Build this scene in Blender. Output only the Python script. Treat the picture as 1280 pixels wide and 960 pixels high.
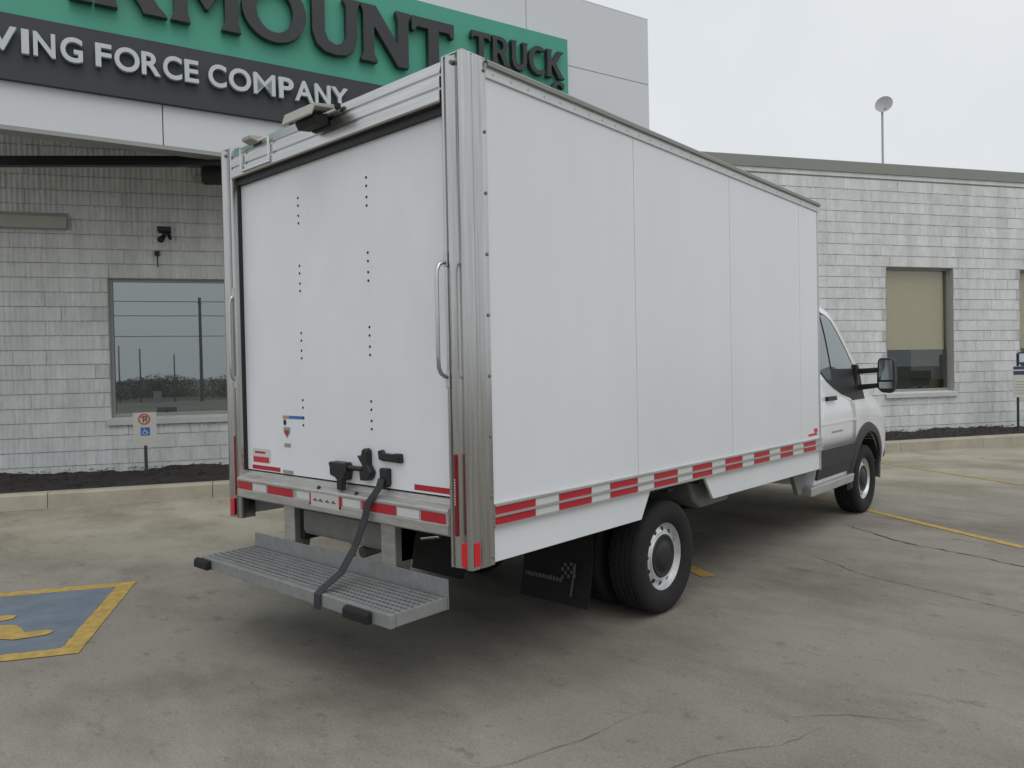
import bpy, math, random
from mathutils import Matrix, Vector
random.seed(7)
R = math.radians
for o in list(bpy.data.objects):
    bpy.data.objects.remove(o)
scene = bpy.context.scene
COL = scene.collection

# ------------------------------------------------------------------ camera
cam_d = bpy.data.cameras.new('camera')
cam = bpy.data.objects.new('camera', cam_d); COL.objects.link(cam)
yaw, pitch, roll = -0.7269, -0.0169, -0.0200
fw = Vector((math.sin(yaw)*math.cos(pitch), math.cos(yaw)*math.cos(pitch), math.sin(pitch)))
rt = Vector((math.cos(yaw), -math.sin(yaw), 0)); up = rt.cross(fw)
r2 = rt*math.cos(roll) + up*math.sin(roll); u2 = -rt*math.sin(roll) + up*math.cos(roll)
m = Matrix((r2, u2, -fw)).transposed().to_4x4(); m.translation = Vector((2.2976, -2.287, 1.4986))
cam.matrix_world = m
cam_d.sensor_fit = 'HORIZONTAL'; cam_d.sensor_width = 36.0
cam_d.lens = 936.4/1280*36.0
cam_d.clip_start = 0.05; cam_d.clip_end = 2000
scene.camera = cam
scene.render.resolution_x, scene.render.resolution_y = 1024, 768

# ------------------------------------------------------------------ sky, sun, exposure
SUN_EL, SUN_AZ = R(62), R(118)          # azimuth measured from +Y towards +X
w = bpy.data.worlds.new('World'); scene.world = w; w.use_nodes = True
nt = w.node_tree; nt.nodes.clear()
out = nt.nodes.new('ShaderNodeOutputWorld'); bg = nt.nodes.new('ShaderNodeBackground')
sky = nt.nodes.new('ShaderNodeTexSky'); sky.sky_type = 'NISHITA'; sky.sun_disc = False
sky.sun_elevation = SUN_EL; sky.sun_rotation = SUN_AZ; sky.dust_density = 4.0; sky.air_density = 1.0
hs = nt.nodes.new('ShaderNodeHueSaturation'); hs.inputs['Saturation'].default_value = 0.35
nt.links.new(sky.outputs[0], hs.inputs['Color'])
tc = nt.nodes.new('ShaderNodeTexCoord'); nz = nt.nodes.new('ShaderNodeTexNoise')
nz.inputs['Scale'].default_value = 1.7; nz.inputs['Detail'].default_value = 5
nt.links.new(tc.outputs['Generated'], nz.inputs['Vector'])
cr = nt.nodes.new('ShaderNodeValToRGB')
cr.color_ramp.elements[0].position = 0.3; cr.color_ramp.elements[0].color = (6.7, 7.15, 7.65, 1)
cr.color_ramp.elements[1].position = 0.7; cr.color_ramp.elements[1].color = (8.5, 8.75, 8.9, 1)
nt.links.new(nz.outputs['Fac'], cr.inputs['Fac'])
mx = nt.nodes.new('ShaderNodeMix'); mx.data_type = 'RGBA'; mx.inputs['Factor'].default_value = 0.88
nt.links.new(hs.outputs[0], mx.inputs['A']); nt.links.new(cr.outputs[0], mx.inputs['B'])
nt.links.new(mx.outputs['Result'], bg.inputs['Color']); bg.inputs['Strength'].default_value = 0.10
nt.links.new(bg.outputs[0], out.inputs[0])
sl = bpy.data.lights.new('sun', 'SUN'); sl.energy = 0.85; sl.angle = R(50); sl.color = (1.0, 0.97, 0.93)
so = bpy.data.objects.new('sun', sl); COL.objects.link(so)
sd = Vector((math.sin(SUN_AZ)*math.cos(SUN_EL), math.cos(SUN_AZ)*math.cos(SUN_EL), math.sin(SUN_EL)))
so.rotation_euler = sd.to_track_quat('Z', 'Y').to_euler(); so.location = sd*30
scene.view_settings.view_transform = 'Standard'; scene.view_settings.look = 'None'
scene.view_settings.exposure = 0.06; scene.view_settings.gamma = 1.0
scene.view_settings.use_curve_mapping = False

# ------------------------------------------------------------------ materials
MATS = {}
def mat(name, col, rough=0.6, metal=0.0, var=0.08, scale=6.0, bump=0.0, bscale=60.0, spec=0.5,
        stretch=None, rnd=0.0, coat=0.0, streak=0.0, world=False, runs=0.0):
    if name in MATS: return MATS[name]
    M = bpy.data.materials.new(name); M.use_nodes = True; t = M.node_tree
    b = t.nodes['Principled BSDF']
    b.inputs['Roughness'].default_value = rough; b.inputs['Metallic'].default_value = metal
    b.inputs['Specular IOR Level'].default_value = spec; b.inputs['Coat Weight'].default_value = coat
    tcn = t.nodes.new('ShaderNodeTexCoord'); mp = t.nodes.new('ShaderNodeMapping')
    if world: t.links.new(t.nodes.new('ShaderNodeNewGeometry').outputs['Position'], mp.inputs['Vector'])
    else: t.links.new(tcn.outputs['Object'], mp.inputs['Vector'])
    if stretch: mp.inputs['Scale'].default_value = stretch
    n = t.nodes.new('ShaderNodeTexNoise'); n.inputs['Scale'].default_value = scale
    n.inputs['Detail'].default_value = 6; n.inputs['Roughness'].default_value = 0.65
    t.links.new(mp.outputs[0], n.inputs['Vector'])
    mr = t.nodes.new('ShaderNodeMapRange'); mr.inputs['From Min'].default_value = 0.25; mr.inputs['From Max'].default_value = 0.75
    mr.inputs['To Min'].default_value = 1-var; mr.inputs['To Max'].default_value = 1+var
    t.links.new(n.outputs['Fac'], mr.inputs['Value'])
    val = mr.outputs[0]
    if runs > 0:                                   # water runs and splash stains, long in z
        m3 = t.nodes.new('ShaderNodeMapping'); m3.inputs['Scale'].default_value = (3.2, 3.2, 0.35)
        t.links.new(mp.outputs[0], m3.inputs['Vector'])
        n3 = t.nodes.new('ShaderNodeTexNoise'); n3.inputs['Scale'].default_value = 1.0; n3.inputs['Detail'].default_value = 7; n3.inputs['Roughness'].default_value = 0.7
        t.links.new(m3.outputs[0], n3.inputs['Vector'])
        r3 = t.nodes.new('ShaderNodeMapRange'); r3.inputs['From Min'].default_value = 0.35; r3.inputs['From Max'].default_value = 0.68
        r3.inputs['To Min'].default_value = 1.05; r3.inputs['To Max'].default_value = 1-runs
        t.links.new(n3.outputs['Fac'], r3.inputs['Value'])
        m4 = t.nodes.new('ShaderNodeMath'); m4.operation = 'MULTIPLY'; t.links.new(val, m4.inputs[0]); t.links.new(r3.outputs[0], m4.inputs[1]); val = m4.outputs[0]
    if rnd > 0:
        oi = t.nodes.new('ShaderNodeObjectInfo'); ge = t.nodes.new('ShaderNodeNewGeometry')
        ad = t.nodes.new('ShaderNodeMath'); ad.operation = 'ADD'
        t.links.new(oi.outputs['Random'], ad.inputs[0]); t.links.new(ge.outputs['Random Per Island'], ad.inputs[1])
        fr = t.nodes.new('ShaderNodeMath'); fr.operation = 'FRACT'; t.links.new(ad.outputs[0], fr.inputs[0])
        m2 = t.nodes.new('ShaderNodeMapRange'); m2.inputs['To Min'].default_value = 1-rnd; m2.inputs['To Max'].default_value = 1+rnd
        t.links.new(fr.outputs[0], m2.inputs['Value'])
        mu = t.nodes.new('ShaderNodeMath'); mu.operation = 'MULTIPLY'
        t.links.new(val, mu.inputs[0]); t.links.new(m2.outputs[0], mu.inputs[1]); val = mu.outputs[0]
    vm = t.nodes.new('ShaderNodeVectorMath'); vm.operation = 'SCALE'
    vm.inputs[0].default_value = col[:3]; t.links.new(val, vm.inputs['Scale'])
    t.links.new(vm.outputs[0], b.inputs['Base Color'])
    if streak:
        r = t.nodes.new('ShaderNodeMapRange'); r.inputs['To Min'].default_value = max(0.02, rough-streak); r.inputs['To Max'].default_value = rough+streak
        t.links.new(n.outputs['Fac'], r.inputs['Value']); t.links.new(r.outputs[0], b.inputs['Roughness'])
    if bump:
        n2 = t.nodes.new('ShaderNodeTexNoise'); n2.inputs['Scale'].default_value = bscale; n2.inputs['Detail'].default_value = 4
        t.links.new(mp.outputs[0], n2.inputs['Vector'])
        bp = t.nodes.new('ShaderNodeBump'); bp.inputs['Strength'].default_value = bump; bp.inputs['Distance'].default_value = 0.01
        t.links.new(n2.outputs['Fac'], bp.inputs['Height']); t.links.new(bp.outputs[0], b.inputs['Normal'])
    MATS[name] = M
    return M

WHITE = mat('white_frp_panel', (0.705, 0.722, 0.745), 0.24, var=0.035, scale=1.6, bump=0.22, bscale=1.4, stretch=(1, 1, 0.35))
DOORW = mat('white_door_paint', (0.755, 0.775, 0.80), 0.34, var=0.05, scale=3.0, bump=0.2, bscale=2.5, stretch=(1, 1, 0.5))
CABW = mat('cab_white_paint', (0.74, 0.75, 0.77), 0.22, var=0.02, coat=0.5)
STEEL = mat('stainless_post', (0.50, 0.495, 0.485), 0.24, 1.0, var=0.26, scale=2.6, stretch=(14, 14, 0.5), streak=0.12)  # dark colour streaks also stand in for reflections of the surroundings
STEELH = mat('stainless_header', (0.56, 0.555, 0.545), 0.24, 1.0, var=0.22, scale=2.6, stretch=(0.5, 10, 10), streak=0.12)  # streaks along the header put dark reflections into the base colour
ALU = mat('aluminium_rail', (0.56, 0.56, 0.55), 0.42, 0.85, var=0.12, scale=9, stretch=(1, 0.5, 4), streak=0.1)
GALV = mat('galvanised_step', (0.285, 0.29, 0.292), 0.55, 0.45, var=0.18, scale=18)
SILLM = mat('sill_aluminium', (0.46, 0.45, 0.43), 0.5, 0.7, var=0.22, scale=12, stretch=(0.6, 3, 3))
RED = mat('red_reflective_tape', (0.42, 0.012, 0.025), 0.38, var=0.10, scale=90)
WTAPE = mat('white_reflective_tape', (0.58, 0.59, 0.58), 0.35, var=0.06, scale=90)
REDLENS = mat('red_lamp_lens', (0.20, 0.008, 0.015), 0.18, var=0.05)
REDBR = mat('bright_red_reflector', (0.60, 0.02, 0.03), 0.25, var=0.05)
BLACK = mat('black_plastic', (0.011, 0.011, 0.012), 0.5, var=0.2, scale=30)
BLACKMET = mat('black_painted_metal', (0.009, 0.009, 0.010), 0.42, var=0.2, scale=20)
RUBBER = mat('tyre_rubber', (0.0095, 0.0095, 0.010), 0.85, var=0.35, scale=24, bump=0.15, bscale=200)
RIMM = mat('silver_steel_wheel', (0.66, 0.665, 0.67), 0.34, 0.6, var=0.12, scale=14)
HUBM = mat('black_hub', (0.012, 0.014, 0.014), 0.5, var=0.3)
CLAD = mat('grey_cladding', (0.030, 0.031, 0.033), 0.62, var=0.15, scale=20)
CHASSIS = mat('dark_chassis', (0.014, 0.0135, 0.0125), 0.8, var=0.35, scale=10)
UNDERGREY = mat('underbody_grey', (0.16, 0.16, 0.145), 0.65, var=0.25, scale=8)
STRAPM = mat('grey_webbing', (0.032, 0.034, 0.038), 0.85, var=0.15, scale=120)
TAN = mat('tan_strap', (0.42, 0.31, 0.14), 0.8, var=0.2, scale=30)
BLOCK = mat('painted_split_block', (0.690, 0.702, 0.695), 0.85, var=0.09, scale=5.0, bump=1.0, bscale=55, rnd=0.016, world=True, runs=0.16)
MORTAR = mat('mortar', (0.42, 0.42, 0.40), 0.9, var=0.1, scale=8)
COPING = mat('olive_grey_coping', (0.23, 0.24, 0.215), 0.55, var=0.06, scale=2)
PANEL = mat('silver_composite_panel', (0.62, 0.64, 0.67), 0.45, var=0.025, scale=0.8, spec=0.4)
JOINT = mat('dark_joint', (0.05, 0.05, 0.05), 0.9)
GREEN = mat('green_sign_face', (0.055, 0.32, 0.215), 0.45, var=0.06, scale=1.2)
DARKSIGN = mat('charcoal_sign_face', (0.030, 0.034, 0.042), 0.5, var=0.08, scale=1.5)
LETTER = mat('charcoal_letter', (0.026, 0.027, 0.028), 0.45, var=0.1)
LETTERW = mat('pale_grey_letter', (0.52, 0.56, 0.58), 0.5, var=0.03)
FRAME = mat('grey_window_frame', (0.30, 0.31, 0.29), 0.5, 0.2, var=0.06)
SILLB = mat('pale_sill', (0.52, 0.53, 0.52), 0.8, var=0.08, scale=4)
BEIGE = mat('beige_trim', (0.40, 0.39, 0.35), 0.7, var=0.06)
KERB = mat('kerb_concrete', (0.375, 0.345, 0.275), 0.9, var=0.20, scale=2.6, bump=0.4, bscale=70, rnd=0.06)
MULCH = mat('dark_mulch', (0.026, 0.022, 0.020), 0.95, var=0.6, scale=25, bump=1.0, bscale=50)
YELLOW = mat('worn_yellow_paint', (0.42, 0.285, 0.075), 0.8, var=0.35, scale=14, bump=0.2, bscale=120)
BLUEP = mat('worn_blue_paint', (0.135, 0.168, 0.208), 0.85, var=0.24, scale=5, bump=0.2, bscale=120)
CRACK = mat('crack_filler', (0.115, 0.108, 0.094), 0.9, var=0.4, scale=20)
SIGNW = mat('sign_white', (0.50, 0.50, 0.46), 0.5, var=0.04)
SIGNRED = mat('sign_red', (0.45, 0.10, 0.05), 0.5)
SIGNBLUE = mat('sign_blue', (0.03, 0.13, 0.42), 0.5)
SIGNNAVY = mat('sign_navy', (0.02, 0.03, 0.10), 0.5)
POSTG = mat('dark_green_post', (0.03, 0.04, 0.035), 0.6)
BLIND = mat('olive_blind', (0.60, 0.545, 0.385), 0.85, var=0.04, scale=3)
DISH = mat('dish_grey', (0.42, 0.41, 0.43), 0.5)
WOODP = mat('weathered_pole', (0.10, 0.085, 0.07), 0.9)
LEAF = mat('far_leaf', (0.055, 0.07, 0.04), 0.8, var=0.4, scale=0.5)
GRASS = mat('verge_grass', (0.10, 0.11, 0.06), 0.9, var=0.3, scale=0.6)
ROOFM = mat('roof_membrane', (0.30, 0.30, 0.29), 0.9)
ROOM = mat('office_wall', (0.45, 0.45, 0.42), 0.9)

def glass_mat(name, tint, refl, rough=0.01, trans=0.0):
    M = bpy.data.materials.new(name); M.use_nodes = True; t = M.node_tree; t.nodes.clear()
    o = t.nodes.new('ShaderNodeOutputMaterial'); g = t.nodes.new('ShaderNodeBsdfGlossy')
    g.inputs['Roughness'].default_value = rough; g.inputs['Color'].default_value = (0.86, 0.97, 0.98, 1)
    if trans:
        d = t.nodes.new('ShaderNodeBsdfTransparent'); d.inputs['Color'].default_value = (*tint, 1)
    else:
        d = t.nodes.new('ShaderNodeBsdfPrincipled'); d.inputs['Base Color'].default_value = (*tint, 1); d.inputs['Roughness'].default_value = 0.3
    n = t.nodes.new('ShaderNodeTexNoise'); n.inputs['Scale'].default_value = 1.2
    tcn = t.nodes.new('ShaderNodeTexCoord'); t.links.new(tcn.outputs['Object'], n.inputs['Vector'])
    bp = t.nodes.new('ShaderNodeBump'); bp.inputs['Strength'].default_value = 0.006; bp.inputs['Distance'].default_value = 0.02
    t.links.new(n.outputs['Fac'], bp.inputs['Height']); t.links.new(bp.outputs[0], g.inputs['Normal'])
    lw = t.nodes.new('ShaderNodeLayerWeight'); lw.inputs['Blend'].default_value = 0.5; fr = t.nodes.new('ShaderNodeMath'); fr.operation = 'POWER'; fr.inputs[1].default_value = 5.0; t.links.new(lw.outputs['Facing'], fr.inputs[0])
    mr = t.nodes.new('ShaderNodeMapRange'); mr.inputs['To Min'].default_value = refl; mr.inputs['To Max'].default_value = 1.0
    t.links.new(fr.outputs[0], mr.inputs['Value'])
    mxs = t.nodes.new('ShaderNodeMixShader'); t.links.new(mr.outputs[0], mxs.inputs[0])
    t.links.new(d.outputs[0], mxs.inputs[1]); t.links.new(g.outputs[0], mxs.inputs[2]); t.links.new(mxs.outputs[0], o.inputs[0])
    return M
GLASS_MIRROR = glass_mat('reflective_office_glass', (0.03, 0.035, 0.035), 0.25)
GLASS_CLEAR = glass_mat('clear_office_glass', (0.88, 0.87, 0.85), 0.05, trans=1)
GLASS_CAB = glass_mat('tinted_cab_glass', (0.035, 0.045, 0.045), 0.10)
MIRRORG = glass_mat('mirror_glass', (0.02, 0.02, 0.02), 0.30)

def ground_material():
    M = bpy.data.materials.new('worn_asphalt'); M.use_nodes = True; t = M.node_tree; b = t.nodes['Principled BSDF']
    L = t.links.new
    g = t.nodes.new('ShaderNodeTexCoord').outputs['Object']
    def noise(s, d=6, r=0.6, st=None):
        v = g
        if st:
            mp = t.nodes.new('ShaderNodeMapping'); mp.inputs['Scale'].default_value = st; mp.inputs['Rotation'].default_value = (0, 0, R(57)); L(g, mp.inputs['Vector']); v = mp.outputs[0]
        n = t.nodes.new('ShaderNodeTexNoise'); n.inputs['Scale'].default_value = s; n.inputs['Detail'].default_value = d; n.inputs['Roughness'].default_value = r
        L(v, n.inputs['Vector']); return n.outputs['Fac']
    def ramp(f, a, bb, c0, c1):
        n = t.nodes.new('ShaderNodeValToRGB'); e = n.color_ramp.elements
        e[0].position = a; e[0].color = (*c0, 1); e[1].position = bb; e[1].color = (*c1, 1); L(f, n.inputs['Fac']); return n.outputs[0]
    def mixc(f, a, bb, mode='MIX'):
        n = t.nodes.new('ShaderNodeMix'); n.data_type = 'RGBA'; n.blend_type = mode
        if isinstance(f, float): n.inputs['Factor'].default_value = f
        else: L(f, n.inputs['Factor'])
        L(a, n.inputs['A']); L(bb, n.inputs['B']); return n.outputs['Result']
    base = ramp(noise(0.55, 8, 0.62), 0.3, 0.72, (0.215, 0.202, 0.173), (0.295, 0.279, 0.243))
    # paler, sandier apron of the lot along the kerb
    dv = t.nodes.new('ShaderNodeVectorMath'); dv.operation = 'DOT_PRODUCT'; L(g, dv.inputs[0]); dv.inputs[1].default_value = (-0.8406, 0.5417, 0)
    ad = t.nodes.new('ShaderNodeMath'); ad.operation = 'MULTIPLY_ADD'; L(noise(0.8, 5), ad.inputs[0]); ad.inputs[1].default_value = 2.6; L(dv.outputs['Value'], ad.inputs[2])
    f = t.nodes.new('ShaderNodeMapRange'); f.inputs['From Min'].default_value = 4.0; f.inputs['From Max'].default_value = 7.2; L(ad.outputs[0], f.inputs['Value'])
    apron = ramp(noise(1.1, 8, 0.6), 0.3, 0.7, (0.31, 0.285, 0.222), (0.41, 0.385, 0.31))
    c = mixc(f.outputs[0], base, apron)
    # oil and wheel-track stains drawn out along the bays, fine aggregate speckle
    st = ramp(noise(0.9, 9, 0.68, (0.6, 1.1, 1)), 0.46, 0.66, (1.04, 1.035, 1.02), (0.66, 0.645, 0.62))
    c = mixc(1.0, c, st, 'MULTIPLY')
    st2 = ramp(noise(4.3, 8, 0.7, (0.7, 1.3, 1)), 0.58, 0.70, (1, 1, 1), (0.66, 0.64, 0.60)); c = mixc(1.0, c, st2, 'MULTIPLY')
    lg = ramp(noise(0.16, 3, 0.5), 0.35, 0.62, (0.86, 0.86, 0.85), (1.06, 1.06, 1.06)); c = mixc(1.0, c, lg, 'MULTIPLY')
    sp = ramp(noise(75, 4, 0.7), 0.35, 0.68, (0.84, 0.84, 0.84), (1.15, 1.15, 1.15)); c = mixc(1.0, c, sp, 'MULTIPLY')
    pt = ramp(noise(13, 5, 0.6), 0.62, 0.72, (1, 1, 1), (0.70, 0.685, 0.65)); c = mixc(1.0, c, pt, 'MULTIPLY')
    L(c, b.inputs['Base Color']); b.inputs['Roughness'].default_value = 0.82; b.inputs['Specular IOR Level'].default_value = 0.3
    bp = t.nodes.new('ShaderNodeBump'); bp.inputs['Strength'].default_value = 0.35; bp.inputs['Distance'].default_value = 0.006
    L(noise(120, 3), bp.inputs['Height']); L(bp.outputs[0], b.inputs['Normal'])
    return M
GROUND = ground_material()

# ------------------------------------------------------------------ mesh helpers
class MB:
    def __init__(s): s.v = []; s.f = []
    def add(s, vs, fs):
        k = len(s.v); s.v += [tuple(p) for p in vs]; s.f += [tuple(i+k for i in f) for f in fs]; return s
    def box(s, x0, x1, y0, y1, z0, z1):
        return s.add([(x0,y0,z0),(x1,y0,z0),(x1,y1,z0),(x0,y1,z0),(x0,y0,z1),(x1,y0,z1),(x1,y1,z1),(x0,y1,z1)],
                     [(0,3,2,1),(4,5,6,7),(0,1,5,4),(1,2,6,5),(2,3,7,6),(3,0,4,7)])
    def prism(s, poly, axis, a, b):
        n = len(poly)
        def P(p, t):
            if axis == 'z': return (p[0], p[1], t)
            if axis == 'x': return (t, p[0], p[1])
            return (p[0], t, p[1])
        vs = [P(p, a) for p in poly] + [P(p, b) for p in poly]
        return s.add(vs, [tuple(range(n))[::-1], tuple(range(n, 2*n))] + [(i, (i+1) % n, n+(i+1) % n, n+i) for i in range(n)])
    def cyl(s, p0, p1, r0, r1=None, n=14, caps=True):
        r1 = r0 if r1 is None else r1
        p0, p1 = Vector(p0), Vector(p1); d = (p1-p0).normalized()
        a = d.orthogonal().normalized(); b = d.cross(a)
        vs = [p0+(a*math.cos(2*math.pi*i/n)+b*math.sin(2*math.pi*i/n))*r0 for i in range(n)] + \
             [p1+(a*math.cos(2*math.pi*i/n)+b*math.sin(2*math.pi*i/n))*r1 for i in range(n)]
        fs = [(i, (i+1) % n, n+(i+1) % n, n+i) for i in range(n)]
        if caps: fs += [tuple(range(n))[::-1], tuple(range(n, 2*n))]
        return s.add(vs, fs)
    def tube(s, pts, r, n=10):
        pts = [Vector(p) for p in pts]; rings = []
        ref = None
        for i, p in enumerate(pts):
            d = (pts[min(i+1, len(pts)-1)]-pts[max(i-1, 0)]).normalized()
            a = d.orthogonal().normalized() if ref is None else (ref - d*ref.dot(d)).normalized()
            ref = a; b = d.cross(a)
            rings.append([p+(a*math.cos(2*math.pi*k/n)+b*math.sin(2*math.pi*k/n))*r for k in range(n)])
        vs = [q for rg in rings for q in rg]
        fs = [(i*n+k, i*n+(k+1) % n, (i+1)*n+(k+1) % n, (i+1)*n+k) for i in range(len(pts)-1) for k in range(n)]
        fs += [tuple(range(n))[::-1], tuple(range((len(pts)-1)*n, len(pts)*n))]
        return s.add(vs, fs)
    def revolve(s, prof, n=48, closed=True):         # profile (x, r) round the x axis
        k = len(prof)
        vs = [(x, r*math.cos(2*math.pi*i/n), r*math.sin(2*math.pi*i/n)) for i in range(n) for x, r in prof]
        kk = k if closed else k-1
        return s.add(vs, [(i*k+j, i*k+(j+1) % k, ((i+1) % n)*k+(j+1) % k, ((i+1) % n)*k+j) for i in range(n) for j in range(kk)])
    def strap(s, pts, width, thick, wdir):
        wd = Vector(wdir).normalized(); pts = [Vector(p) for p in pts]; vs = []
        for i, p in enumerate(pts):
            d = (pts[min(i+1, len(pts)-1)]-pts[max(i-1, 0)]).normalized(); n = d.cross(wd).normalized()
            vs += [p-wd*width/2-n*thick/2, p+wd*width/2-n*thick/2, p+wd*width/2+n*thick/2, p-wd*width/2+n*thick/2]
        m = len(pts); fs = [(i*4+k, i*4+(k+1) % 4, (i+1)*4+(k+1) % 4, (i+1)*4+k) for i in range(m-1) for k in range(4)]
        return s.add(vs, fs+[(3, 2, 1, 0), tuple(range((m-1)*4, m*4))])
    def mesh(s, name, material, smooth=None):
        me = bpy.data.meshes.new(name); me.from_pydata(s.v, [], s.f); me.validate(); me.update()
        import bmesh
        bm = bmesh.new(); bm.from_mesh(me); bmesh.ops.recalc_face_normals(bm, faces=bm.faces); bm.to_mesh(me); bm.free()
        if smooth is not None:
            me.shade_smooth(); me.set_sharp_from_angle(angle=R(smooth))
        me.materials.append(material); return me

def link(name, me, parent=None, loc=None, inv=True):
    o = bpy.data.objects.new(name, me); COL.objects.link(o)
    if parent is not None: attach(o, parent, inv)
    if loc is not None: o.location = loc
    return o
def full(o):
    M_ = o.matrix_basis.copy()
    if o.parent: M_ = full(o.parent) @ o.matrix_parent_inverse @ M_
    return M_
def attach(o, parent, inv=True):
    o.parent = parent
    if inv: o.matrix_parent_inverse = full(parent).inverted()
def build(mb, name, material, parent=None, smooth=None, bevel=0.0, inv=True, kind=None, label=None, seg=2):
    o = link(name, mb.mesh(name, material, smooth), parent, inv=inv)
    if bevel:
        md = o.modifiers.new('bevel', 'BEVEL'); md.width = bevel; md.segments = seg; md.limit_method = 'ANGLE'; md.angle_limit = R(40)
    if kind: o['kind'] = kind
    if label: o['label'] = label
    return o
def empty(name, loc=(0, 0, 0), rz=0.0):
    o = bpy.data.objects.new(name, None); COL.objects.link(o); o.location = loc; o.rotation_euler = (0, 0, rz); o.empty_display_size = 0.2
    return o
def tag(o, label, cat=None, group=None, kind=None):
    if label: o['label'] = label
    if cat: o['category'] = cat
    if group: o['group'] = group
    if kind: o['kind'] = kind
    return o
def BX(*a): return MB().box(*a)

def curve_mesh(splines, depth, name):
    cu = bpy.data.curves.new(name, 'CURVE'); cu.dimensions = '2D'; cu.fill_mode = 'BOTH'; cu.extrude = depth/2
    for pts in splines:
        sp = cu.splines.new('POLY'); sp.points.add(len(pts)-1); sp.use_cyclic_u = True
        for q, p in zip(sp.points, pts): q.co = (p[0], p[1], 0, 1)
    ob = bpy.data.objects.new(name, cu); COL.objects.link(ob)
    dg = bpy.context.evaluated_depsgraph_get(); me = bpy.data.meshes.new_from_object(ob.evaluated_get(dg))
    bpy.data.objects.remove(ob); bpy.data.curves.remove(cu)
    return me
def font_mesh(ch, depth, bold=0.018):
    cu = bpy.data.curves.new('glyph', 'FONT'); cu.body = ch; cu.size = 1.0; cu.extrude = depth/2; cu.offset = bold; cu.fill_mode = 'BOTH'; cu.resolution_u = 5
    ob = bpy.data.objects.new('glyph', cu); COL.objects.link(ob)
    dg = bpy.context.evaluated_depsgraph_get(); me = bpy.data.meshes.new_from_object(ob.evaluated_get(dg))
    bpy.data.objects.remove(ob); bpy.data.curves.remove(cu)
    return me

# frames: the building stands at 57.2 degrees to the truck; local x runs right along the wall, local -y points to the lot
BA = R(57.2); BO = Vector((-7.2709, 4.6858, 0))
BM = Matrix.Translation(BO) @ Matrix.Rotation(BA, 4, 'Z')
def bw(x, y, z=0.0): return BM @ Vector((x, y, z))

# ------------------------------------------------------------------ ground and setting
g = build(MB().add([(-400,-400,0),(400,-400,0),(400,400,0),(-400,400,0)], [(0,1,2,3)]), 'ground', GROUND, kind='structure')
tag(g, 'worn grey brown asphalt parking lot with stains')
def local_sheet(name, polys, z, material, kind='structure', label=None, parent=None):
    mb = MB()
    for p in polys: mb.add([tuple(bw(x, y, z)) for x, y in p], [tuple(range(len(p)))])
    o = build(mb, name, material, parent, kind=kind)
    if label: o['label'] = label
    return o
def crack(name, pts, width, seed, z=0.0045):
    rnd = random.Random(seed); P = []; wk = 0.0
    for (x0, y0), (x1, y1) in zip(pts[:-1], pts[1:]):
        L_ = math.hypot(x1-x0, y1-y0); n = max(2, int(L_/0.055))
        nx, ny = -(y1-y0)/L_, (x1-x0)/L_
        for i in range(n):
            wk = wk*0.93+rnd.uniform(-1, 1)*0.011
            t = i/n; j = wk+rnd.uniform(-1, 1)*width
            P.append((x0+(x1-x0)*t+nx*j, y0+(y1-y0)*t+ny*j, nx, ny))
    mb = MB(); vs = []
    for i, (x, y, nx, ny) in enumerate(P):
        e = min(1, i/6, (len(P)-1-i)/6); w_ = width*rnd.uniform(0.25, 1.0)*max(e, 0.05)
        vs += [(x-nx*w_, y-ny*w_, z), (x+nx*w_, y+ny*w_, z)]
    mb.add(vs, [(2*i, 2*i+1, 2*i+3, 2*i+2) for i in range(len(P)-1)])
    o = build(mb, 'pavement_crack', CRACK, g); return o
crack('c', [(-0.1,5.05),(0.45,4.62),(1.455,4.222),(2.6,3.75)], 0.013, 1)
crack('c', [(0.0,3.75),(0.55,3.35),(1.3,3.1),(2.3,2.8)], 0.005, 2)
crack('c', [(0.60,-0.30),(0.82,-0.02),(0.94,0.33),(1.14,0.58),(1.25,0.95)], 0.0020, 3)
crack('c', [(0.02,-0.62),(0.22,-0.42),(0.38,-0.22),(0.52,0.18),(0.60,0.62)], 0.0022, 4)
crack('c', [(0.95,0.75),(1.30,1.05),(1.75,1.25)], 0.0022, 5)

def paint_strip(name, p0, p1, wd, material, label, seed=0, z=0.004):
    rnd = random.Random(seed); (x0, y0), (x1, y1) = p0, p1
    L_ = math.hypot(x1-x0, y1-y0); nx, ny = -(y1-y0)/L_, (x1-x0)/L_; n = int(L_/0.022); vs = []
    for i in range(n+1):
        t = i/n; a = wd/2*rnd.uniform(0.90, 1.03); b_ = wd/2*rnd.uniform(0.90, 1.03)
        vs += [tuple(bw(x0+(x1-x0)*t-nx*a, y0+(y1-y0)*t-ny*a, z)), tuple(bw(x0+(x1-x0)*t+nx*b_, y0+(y1-y0)*t+ny*b_, z))]
    o = build(MB().add(vs, [(2*i, 2*i+1, 2*i+3, 2*i+2) for i in range(n)]), name, material, kind='structure'); o['label'] = label
    return o
paint_strip('parking_line', (4.86,-4.2), (4.86,-7.15), 0.09, YELLOW, 'yellow parking line running past the truck front wheel', 1)
paint_strip('parking_line', (7.70,-2.4), (7.66,-5.6), 0.06, YELLOW, 'faded yellow parking line near the right kerb', 2)
paint_strip('parking_line', (2.05,-4.6), (2.08,-7.05), 0.11, YELLOW, 'faint yellow parking line under the truck', 3)
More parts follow.
